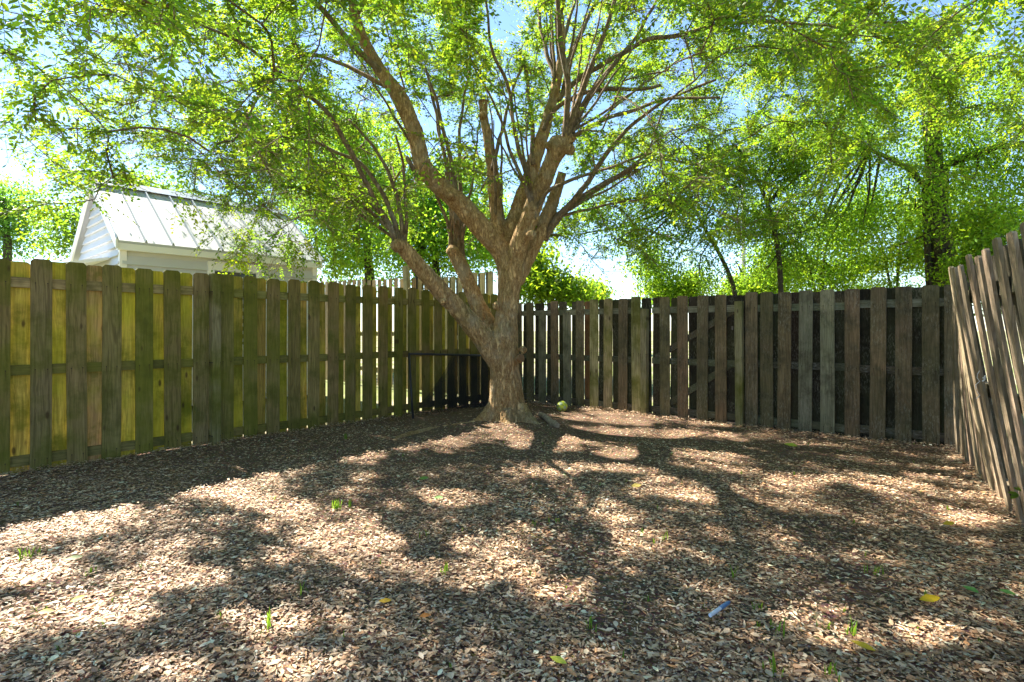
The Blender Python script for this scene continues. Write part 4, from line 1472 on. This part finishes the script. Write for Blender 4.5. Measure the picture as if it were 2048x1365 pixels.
# ------------------------------------------------------------------ poles and wires
M_POLE = plain('grey_pole_wood', (0.34, 0.33, 0.32), 0.9, 0.1, 0, 8, 0.3)


def pole(px, Y, top, r, label, arm=None):
    b = at(px, HY, Y)
    t_ = thing('utility_pole', label, 'utility pole', (b.x, b.y, 0))
    m = MB()
    m.tube([(0, 0, -0.3), (0, 0, top * 0.5), (0, 0, top)], [r, r * 0.9, r * 0.72], 12)
    m.build('pole', M_POLE, t_, True)
    if arm:
        m = MB()
        m.box((-1.0, -r - 0.10, arm - 0.06), (1.0, -r - 0.002, arm + 0.06))
        m.build('crossarm', M_POLE, t_)
        for x in (-0.9, -0.45, 0.45, 0.9):
            m = MB()
            m.tube([(x, -r - 0.05, arm + 0.06), (x, -r - 0.05, arm + 0.12), (x, -r - 0.05, arm + 0.16), (x, -r - 0.05, arm + 0.2)], [0.03, 0.05, 0.035, 0.05], 8)
            m.build('insulator', plain('grey_porcelain', (0.4, 0.42, 0.44), 0.3), t_)


pole(1487, 30, 11.5, 0.125, 'tall grey utility pole rising behind the gate', 11.0)
pole(1590, 46, 12.4, 0.13, 'fainter farther utility pole with low crossarm right of the tall one', 12.0)
pole(1152, 42, 5.7, 0.045, 'thin short pole above the back fence near the elm')
for (za, lab) in ((6.4, 'upper thin power line crossing the pale sky right of the elm'), (5.7, 'lower thin power line crossing the pale sky right of the elm')):
    m = MB()
    pts = [Vector((-60 + 140 * k / 30, 44 + 0.02 * k, za + 3.5 * ((k - 15) / 15) ** 2 - 0.3)) for k in range(31)]
    m.tube(pts, 0.014, 5)
    tag(m.build('power_line', plain('cable_black', (0.03, 0.03, 0.03), 0.6)), lab, 'power line')

# ------------------------------------------------------------------ black goal frame with netting against the left fence
goal = thing('goal_frame', 'black tube frame with sagging dark net behind the elm trunk', 'goal', tuple(left_pt(8.6)))
g0 = left_pt(8.6)
M_BLK = plain('black_tube', (0.02, 0.02, 0.021), 0.5, 0.4)


def gp(px, py, off=0.10):
    """point on the plane 'off' metres in front of the left fence"""
    r_ = (px - 1024) / F
    Y = (8.275 - off * 1.305) / (0.839 - r_)
    v_ = at(px, py, Y)
    return v_


A, B_, C_, D_ = gp(818, 708, .14), gp(990, 712, .14), gp(826, 838, .42), gp(1010, 815, .42)
for (nm, p, q) in (('crossbar', A, B_), ('post', A, C_), ('post', B_, D_)):
    m = MB()
    m.tube([p - g0, q - g0], 0.016, 8)
    m.build(nm, M_BLK, goal, True)
t = NT('black_net')
co_ = t.n('ShaderNodeTexCoord').outputs['UV']
sep = t.n('ShaderNodeSeparateXYZ')
t.l(t.n('ShaderNodeTexCoord').outputs['Object'], sep.inputs[0])
ln1 = t.math('LESS_THAN', t.math('FRACT', t.math('MULTIPLY', t.math('ADD', sep.outputs[0], sep.outputs[2]), 70.0)), 0.28)
ln2 = t.math('LESS_THAN', t.math('FRACT', t.math('MULTIPLY', t.math('SUBTRACT', sep.outputs[0], sep.outputs[2]), 70.0)), 0.28)
fac = t.math('MAXIMUM', ln1, ln2)
tr_ = t.n('ShaderNodeBsdfTransparent')
mx = t.n('ShaderNodeMixShader')
t.l(fac, mx.inputs[0])
t.l(tr_.outputs[0], mx.inputs[1])
t.l(t.bsdf((0.022, 0.022, 0.023), 0.8, 0.1), mx.inputs[2])
M_NET = t.done(mx.outputs[0])
NVs, NFs = [], []
nu, nw = 18, 12
for j in range(nw + 1):
    v_ = j / nw
    # left edge of the net sags from the middle of the crossbar to the foot of the left post
    lx, ly = 908 + (842 - 908) * v_ ** 1.1, 712 + (815 - 712) * v_ ** 0.85
    for i in range(nu + 1):
        u_ = i / nu
        px_ = lx + (1000 - lx) * u_
        py_ = 712 + (818 - 712) * v_ if u_ > 0 else ly
        py_ = ly * (1 - u_) + (712 + (818 - 712) * v_) * u_
        off = 0.13 + 0.20 * v_ + 0.05 * math.sin(u_ * 9) * v_
        NVs.append(gp(px_, py_, off) - g0)
for j in range(nw):
    for i in range(nu):
        a = j * (nu + 1) + i
        NFs.append((a, a + 1, a + nu + 2, a + nu + 1))
link('net', mesh('net', NVs, NFs, M_NET, True), goal)
# the second layer of net falling behind
NV2 = [Vector(v_) - LN * 0.06 for v_ in NVs]
link('net', mesh('net', NV2, NFs, M_NET, True), goal)

# ------------------------------------------------------------------ ball
bc = ground_at(1124, 824)
R_ = 0.083
bm = bmesh.new()
bmesh.ops.create_icosphere(bm, subdivisions=5, radius=1)
ico = bmesh.new()
bmesh.ops.create_icosphere(ico, subdivisions=1, radius=1)
c12 = np.array([v.co.normalized() for v in ico.verts])
c20 = np.array([f.calc_center_median().normalized() for f in ico.faces])
cc = np.concatenate([c12, c20])
wgt = np.concatenate([np.full(12, 0.02), np.zeros(20)])
vv = np.array([v.co.normalized() for v in bm.verts])
dt = vv @ cc.T - wgt
srt = np.sort(dt, 1)
gap = srt[:, -1] - srt[:, -2]
near = dt.argmax(1)
rr = R_ * (1 - 0.03 * np.clip(1 - gap / 0.03, 0, 1))
for v, r_ in zip(bm.verts, rr):
    v.co = v.co.normalized() * r_
bme = bpy.data.meshes.new('ball')
bm.to_mesh(bme)
colr = np.where((near < 12)[:, None], np.array((0.42, 0.52, 0.30)), np.array((0.62, 0.70, 0.06)))
colr = np.where((gap < 0.012)[:, None], np.array((0.12, 0.14, 0.03)), colr)
mark = (np.sin(near * 12.9898) > 0.72)
colr = np.where(mark[:, None] & (near >= 12)[:, None] & (gap > 0.1)[:, None], np.array((0.10, 0.13, 0.05)), colr)
at_ = bme.attributes.new('tint', 'FLOAT_COLOR', 'POINT')
c4 = np.ones((len(vv), 4), np.float32)
c4[:, :3] = colr
at_.data.foreach_set('color', c4.ravel())
bme.polygons.foreach_set('use_smooth', np.ones(len(bme.polygons), bool))
t = NT('ball_vinyl')
a_ = t.n('ShaderNodeAttribute', attribute_name='tint').outputs['Color']
dn = t.noise(t.n('ShaderNodeTexCoord').outputs['Object'], 22, 4)
bme.materials.append(t.done(t.bsdf(t.mix(t.ss(dn, .5, .75, 0, .5), a_, (0.16, 0.12, 0.06)), 0.5, 0.4)))
bo = link('ball', bme, None, (bc.x, bc.y, gz(bc.x, bc.y) + R_ * 0.94), (0.4, 0.7, 0.2))
tag(bo, 'scuffed yellow green soccer ball on the litter near the back fence', 'ball')

# ------------------------------------------------------------------ fallen branch beside the trunk
p, q = ground_at(1080, 841), ground_at(1116, 858)
d = (q - p)
pts = []
for k in range(7):
    v_ = p + d * (k / 6) + Vector((random.uniform(-.01, .01), 0, 0))
    v_.z = gz(v_.x, v_.y) + 0.03 + 0.006 * math.sin(k)
    pts.append(v_)
V, Fc = tube(pts, [0.043, 0.042, 0.04, 0.041, 0.038, 0.037, 0.036], 12, True, 0.05)
tag(link('cut_branch', mesh('cut_branch', V, Fc, bark_mat('pale_branch_bark', (0.25, 0.19, 0.12), (0.6, 0.48, 0.34), 0.1))), 'short pale cut branch lying right of the elm base', 'log')

# ------------------------------------------------------------------ leaf litter
LIT_V = np.array([(0, 0, 0), (0.26, 0.18, 0.10), (0.48, 0.46, 0.17), (0.30, 0.78, 0.10), (0, 1.0, 0.0), (-0.27, 0.80, 0.10), (-0.47, 0.50, 0.17), (-0.28, 0.2, 0.10)])
LIT_F = np.array([(0, 1, 2), (0, 2, 3), (0, 3, 4), (0, 4, 5), (0, 5, 6), (0, 6, 7)])
PAL = np.array([(0.38, 0.26, 0.175), (0.48, 0.355, 0.255), (0.27, 0.165, 0.105), (0.16, 0.095, 0.06), (0.60, 0.49, 0.39), (0.40, 0.22, 0.115), (0.52, 0.41, 0.32), (0.31, 0.24, 0.18), (0.10, 0.062, 0.042)])
PW = np.array([.20, .2, .17, .12, .09, .07, .07, .05, .03])


def litter(n_, sampler_Y):
    Y = sampler_Y(n_)
    X = rng.uniform(-1.04, 1.04, n_) * (Y * 0.955 + 0.15)
    ok = np.array([inside_yard(x, y, 0.12) for x, y in zip(X, Y)])
    return X[ok], Y[ok]


parts = []
for (ya, yb, n_) in ((1.6, 2.6, 33000), (2.6, 3.6, 40000), (3.6, 5.0, 50000), (5.0, 7.0, 42000), (7.0, 9.6, 18000)):
    X, Y = litter(n_, lambda m: rng.uniform(ya, yb, m))
    parts.append(np.stack([X, Y], 1))
XY = np.concatenate(parts)
# thinner where bare mould shows
thin = np.array([mnoise.noise((x * 1.4, y * 1.4, 20.0)) for x, y in XY])
# leaves blown up against the foot of each fence
heap = []
for (o_, d_, nn, l0, l1, m_) in ((left_pt(5), LU, LN, -2.0, 6.0, 5200), (right_pt(7.5), RU, RN, -3.0, 2.8, 4200), (LEAN_0, -LEAN_D, LNN, 0.0, 3.8, 2200)):
    a_ = rng.uniform(l0, l1, m_)
    b_ = 0.035 + np.abs(rng.normal(0, 0.13, m_))
    heap.append(np.stack([o_.x + d_.x * a_ + nn.x * b_, o_.y + d_.y * a_ + nn.y * b_], 1))
heap = np.concatenate(heap)
heap = heap[[inside_yard(x, y, 0.1) for x, y in heap]]
XY = np.concatenate([XY, heap])
thin = np.concatenate([thin, np.zeros(len(heap))])
XY = XY[(thin < 0.22) | (rng.random(len(XY)) < 0.45)]
n = len(XY)
Z = np.array([gz(x, y) for x, y in XY]) + rng.random(n) ** 1.4 * 0.020 + 0.003
fd = np.minimum(np.minimum((XY - np.array(left_pt(5))[:2]) @ np.array(LN)[:2], (XY - np.array(right_pt(7))[:2]) @ np.array(RN)[:2]), (XY - np.array(LEAN_0)[:2]) @ np.array(LNN)[:2])
Z += np.clip(1 - fd / 0.28, 0, 1) ** 1.5 * (0.03 + 0.035 * np.array([mnoise.noise((x * 1.8, y * 1.8, 5.0)) for x, y in XY])) * rng.random(n) ** 0.5
P = np.stack([XY[:, 0], XY[:, 1], Z], 1)
az = rng.uniform(0, 2 * math.pi, n)
el = rng.normal(0, 0.09, n)
D = np.stack([np.cos(az) * np.cos(el), np.sin(az) * np.cos(el), np.sin(el)], 1)
N = norm(np.array((0, 0, 1.0)) + rng.normal(0, 0.14, (n, 3)))
N[rng.random(n) < 0.3] *= -1
L = 0.016 + 0.030 * rng.random(n) ** 1.5
kind_ = rng.random(n)
Wd = L * np.where(kind_ < 0.22, rng.uniform(0.12, 0.24, n), np.where(kind_ < 0.8, rng.uniform(0.28, 0.45, n), rng.uniform(0.48, 0.68, n)))
L[kind_ < 0.22] *= 1.25
bits = rng.random(n) < 0.36
L[bits] *= 0.5
Wd[bits] *= 0.6
T = PAL[rng.choice(len(PAL), n, p=PW)] * rng.uniform(0.75, 1.25, (n, 1)) * 1.42
drift = np.array([mnoise.noise((x * 0.9, y * 0.9, 41.0)) + 0.6 * mnoise.noise((x * 2.6, y * 2.6, 47.0)) for x, y in XY])
T *= np.clip(1.0 + 0.35 * drift, 0.6, 1.3)[:, None]
T = np.minimum(T * np.array((1.04, 1.0, 0.88)), 0.8)
curl = rng.normal(0.1, 0.5, n)
gx, gy = proj(P)
vis = (gx > 5) & (gx < 2043) & (gy > 700) & (gy < 1360)
sc_ = np.where(vis & ~bits, L * Wd / P[:, 1] ** 2, 0)
bigi = np.argsort(-sc_)[:270]
mask = np.ones(n, bool)
mask[bigi] = False
cy = 1.6 + 3.6 * rng.random(46000) ** 1.1
cx = rng.uniform(-1.04, 1.04, 46000) * (cy * 0.955 + 0.15)
ck = np.array([inside_yard(x, y, 0.12) for x, y in zip(cx, cy)])
cx, cy = cx[ck], cy[ck]
nc = len(cx)
CP = np.stack([cx, cy, np.array([gz(x, y) for x, y in zip(cx, cy)]) + 0.012 + rng.random(nc) * 0.014], 1)
ca = rng.uniform(0, 6.283, nc)
CL = rng.uniform(0.006, 0.02, nc)
VC, FC, CC = leaves_mesh(CP, np.stack([np.cos(ca), np.sin(ca), rng.normal(0, .15, nc)], 1), norm(np.array((0, 0, 1.0)) + rng.normal(0, 0.3, (nc, 3))), CL, CL * rng.uniform(0.15, 0.8, nc), PAL[rng.choice(len(PAL), nc, p=PW)] * rng.uniform(0.5, 1.3, (nc, 1)), BL_V, BL_F)
near = mask & (P[:, 1] < 2.7)
V, Fc, C = leaves_mesh(P[near], D[near], N[near], L[near], Wd[near], T[near], LIT_V, LIT_F, curl[near])
farm = mask & ~near
V2, F2, C2 = leaves_mesh(P[farm], D[farm], N[farm], L[farm], Wd[farm] * 1.05, T[farm], BL_V, BL_F, curl[farm])
Fc = np.concatenate([Fc, F2 + len(V), FC + len(V) + len(V2)])
V = np.concatenate([V, V2, VC])
C = np.concatenate([C, C2, CC])
tag(link('leaf_litter', mesh('leaf_litter', V, Fc, M_LITTER, False, C)), 'brown carpet of fallen leaves covering the yard', 'leaf litter', None, 'stuff')


def fallen(i_, P_, D_, N_, L_, W_, T_, c_, label, group=None, name='fallen_leaf'):
    D_, N_ = np.array(D_, float), np.array(N_, float)
    V, Fc, C = leaves_mesh(np.zeros((1, 3)), D_[None], N_[None], np.array([L_]), np.array([W_]), np.array([T_]), LIT_V, LIT_F, np.array([c_]))
    o = link(name, mesh(name, V, Fc, M_LITTER, False, C), None, tuple(P_))
    return tag(o, label, 'leaf', group)


for i in bigi:
    P[i, 2] += 0.008
    fallen(i, P[i], D[i], N[i], L[i], Wd[i], T[i], curl[i], 'large dry brown leaf on top of the litter in the foreground', 'dry leaves on top of the foreground litter')
for (px_, py_, L_, W_, az_, c_, lab) in (
        (1838, 1214, 0.105, 0.045, 0.1, (0.75, 0.50, 0.02), 'big bright yellow curled leaf at the lower right'),
        (1752, 1320, 0.085, 0.035, 2.3, (0.62, 0.42, 0.03), 'speckled yellow leaf near the bottom edge at the right'),
        (1262, 984, 0.09, 0.05, 0.3, (0.62, 0.47, 0.12), 'pale yellow broad leaf in the sun patch at centre right'),
        (1886, 1055, 0.09, 0.04, 0.2, (0.70, 0.50, 0.03), 'yellow leaf on the ground near the leaning fence'),
        (757, 1212, 0.06, 0.028, 0.0, (0.65, 0.36, 0.02), 'orange leaf on the ground left of centre'),
        (838, 1244, 0.05, 0.025, 0.2, (0.42, 0.16, 0.03), 'rusty orange leaf below the orange one left of centre'),
        (1134, 1345, 0.07, 0.03, 2.6, (0.5, 0.5, 0.05), 'yellow green leaf at the bottom edge centre'),
        (1958, 1200, 0.07, 0.05, 1.9, (0.16, 0.36, 0.08), 'fresh green leaf on the litter at the right edge'),
        (2032, 1202, 0.06, 0.035, 2.4, (0.15, 0.33, 0.07), 'green leaf touching the right edge of the picture'),
        (868, 1005, 0.07, 0.035, 0.0, (0.14, 0.26, 0.05), 'green leaf lying flat left of centre'),
        (838, 966, 0.08, 0.045, 0.4, (0.16, 0.28, 0.05), 'green leaf lying in shade in front of the elm'),
        (128, 1130, 0.08, 0.035, 0.6, (0.38, 0.42, 0.18), 'pale green leaf in the sun at the left'),
        (75, 1240, 0.07, 0.03, 0.1, (0.55, 0.38, 0.12), 'curled ochre leaf at the lower left'),
        (140, 1218, 0.06, 0.03, 1.0, (0.55, 0.50, 0.06), 'small yellow leaf beside the ochre one at the lower left'),
        (1595, 902, 0.13, 0.09, 2.4, (0.40, 0.45, 0.05), 'yellow green leaf on the ground before the back fence'),
        (1800, 930, 0.06, 0.05, 1.0, (0.45, 0.35, 0.2), 'tan leaf at the foot of the back fence right end')):
    g_ = ground_at(px_, py_)
    fallen(0, (g_.x, g_.y, gz(g_.x, g_.y) + 0.03), (math.cos(az_), math.sin(az_), 0.06), (0.1, -0.45, 1), L_, W_, c_, 0.6, lab)

# ------------------------------------------------------------------ twigs on the ground
tw = 'thin dead twigs lying on the litter'
for k in range(34):
    Y = random.uniform(2.0, 6.5)
    X = random.uniform(-0.9, 0.9) * Y
    if not inside_yard(X, Y, 0.3):
        continue
    a = random.uniform(0, math.pi)
    L_ = random.uniform(0.09, 0.26)
    pts = []
    for q_ in range(5):
        s_ = (q_ / 4 - 0.5) * L_
        x, y = X + s_ * math.cos(a) + random.uniform(-.006, .006), Y + s_ * math.sin(a) + random.uniform(-.006, .006)
        pts.append(Vector((x, y, gz(x, y) + 0.033)))
    V, Fc = tube(pts, [0.0022, 0.0026, 0.0024, 0.002, 0.0012], 5)
    tag(link('fallen_twig', mesh('fallen_twig', V, Fc, M_BARK2)), 'thin dead twig lying on the leaf litter', 'twig', tw)

# ------------------------------------------------------------------ grass tufts
def tuft(px_, py_, h, nb, label, group=None, spread=0.015, wid=0.009):
    g_ = ground_at(px_, py_)
    V, Fc, C = [], [], []
    for b_ in range(nb):
        a = random.uniform(0, 2 * math.pi)
        bx, by = random.gauss(0, spread), random.gauss(0, spread)
        hh = h * random.uniform(0.65, 1.3)
        out = random.uniform(0.1, 0.5) * hh
        wv = Vector((-math.sin(a), math.cos(a), 0)) * wid * random.uniform(0.7, 1.2)
        st_ = len(V)
        for q_ in range(4):
            u_ = q_ / 3
            c_ = Vector((bx + math.cos(a) * out * u_ ** 2, by + math.sin(a) * out * u_ ** 2, hh * (u_ - 0.25 * u_ ** 3)))
            ww = wv * (1 - u_) ** 0.6
            V += [c_ - ww / 2, c_ + ww / 2]
            tt = random.uniform(0.8, 1.2)
            C += [(tt, tt, tt * 0.9)] * 2
        for q_ in range(3):
            Fc.append((st_ + 2 * q_, st_ + 2 * q_ + 1, st_ + 2 * q_ + 3, st_ + 2 * q_ + 2))
    o = link('grass_tuft', mesh('grass_tuft', V, Fc, M_GRASS, True, np.array(C)), None, (g_.x, g_.y, gz(g_.x, g_.y) + 0.005))
    tag(o, label, 'grass', group)


G = [(672, 1022, .085, 14, 'tallest grass tuft in the sun left of centre'), (700, 1016, .06, 7, 'smaller tuft just right of the tallest grass tuft'), (48, 1120, .09, 12, 'grass tuft at the left edge in a sun patch'),
     (72, 1114, .07, 7, 'second grass tuft at the left edge'), (892, 1150, .07, 9, 'grass tuft in the bright sun patch at centre'), (540, 1250, .11, 5, 'tall single grass sprout at the lower left'), (605, 1190, .07, 7, 'bright tuft above the tall sprout at lower left'),
     (1560, 1275, .085, 5, 'thin grass sprout right of the blue wrapper'), (1700, 1270, .08, 8, 'grass sprout near the big yellow leaf'), (1748, 1150, .07, 9, 'broad bladed tuft at the right'), (1468, 1160, .09, 5, 'long green blade leaning near the blue wrapper'),
     (1330, 1085, .08, 5, 'lone green blade right of centre'), (1650, 1262, .05, 6, 'low tuft between sprouts at the lower right'), (1545, 1350, .07, 7, 'pale tuft at the bottom edge right of centre'), (1665, 1360, .08, 7, 'bright tuft at the bottom edge at the right'),
     (1180, 1255, .06, 6, 'small tuft right of the bottom centre'), (1065, 1055, .05, 5, 'small tuft at centre in shade'), (1115, 1050, .05, 6, 'small tuft at centre right in shade'), (850, 1075, .05, 5, 'pale sprout left of centre'), (292, 1135, .05, 5, 'small tuft in the left sun patch'),
     (180, 1148, .05, 5, 'tiny tuft in the left sun patch'), (690, 880, .09, 8, 'leafy green weed at the foot of the left fence'), (1515, 1225, .05, 7, 'low weed just right of the blue wrapper')]
for (a, b, h, nb, lab) in G:
    tuft(a, b, h, nb, lab)
for k in range(70):
    tuft(random.uniform(30, 2000), 860 + 480 * random.random() ** 1.3, random.uniform(.025, .05), random.randint(2, 5), 'tiny green grass sprout poking through the litter', 'tiny grass sprouts scattered in the litter', 0.004, 0.006)

# ------------------------------------------------------------------ blue-white wrapper
a, b = ground_at(1420, 1246), ground_at(1456, 1222)
wr = thing('wrapper', 'small rolled white and blue wrapper on the litter', 'wrapper', (a.x, a.y, gz(a.x, a.y) + 0.035))
d = (b - a)
d.z = 0.004
m = MB()
m.tube([Vector((0, 0, 0)), d * 0.25, d * 0.6, d * 0.95], [0.008, 0.0085, 0.008, 0.007], 8)
m.build('paper_roll', plain('white_paper', (0.66, 0.72, 0.80), 0.6), wr)
m = MB()
m.tube([d * 0.55, d * 0.75, d * 1.02, d * 1.1], [0.0088, 0.0092, 0.008, 0.004], 8)
m.build('blue_end', plain('blue_foil', (0.12, 0.22, 0.40), 0.4), wr)
# green sprig growing through the leaning fence
sg = thing('sprig', 'small green sprig poking through the leaning fence', 'plant', tuple(at(2038, 985, 3.05)))
c0 = np.array(at(2038, 985, 3.05))
n_ = 5
D = np.array([(-0.8, -0.2, 0.3), (-0.6, 0.2, -0.4), (-0.9, 0, -0.1), (-0.5, -0.3, 0.6), (-0.6, 0.3, 0.1)])
V, Fc, C = leaves_mesh(rng.normal(0, 0.008, (n_, 3)), D, rng.normal(0, .3, (n_, 3)) + np.array((0, -0.6, 0.8)), np.full(n_, .05), np.full(n_, .026), tints(n_))
link('leaves', mesh('leaves', V, Fc, M_LEAF, False, C), sg)
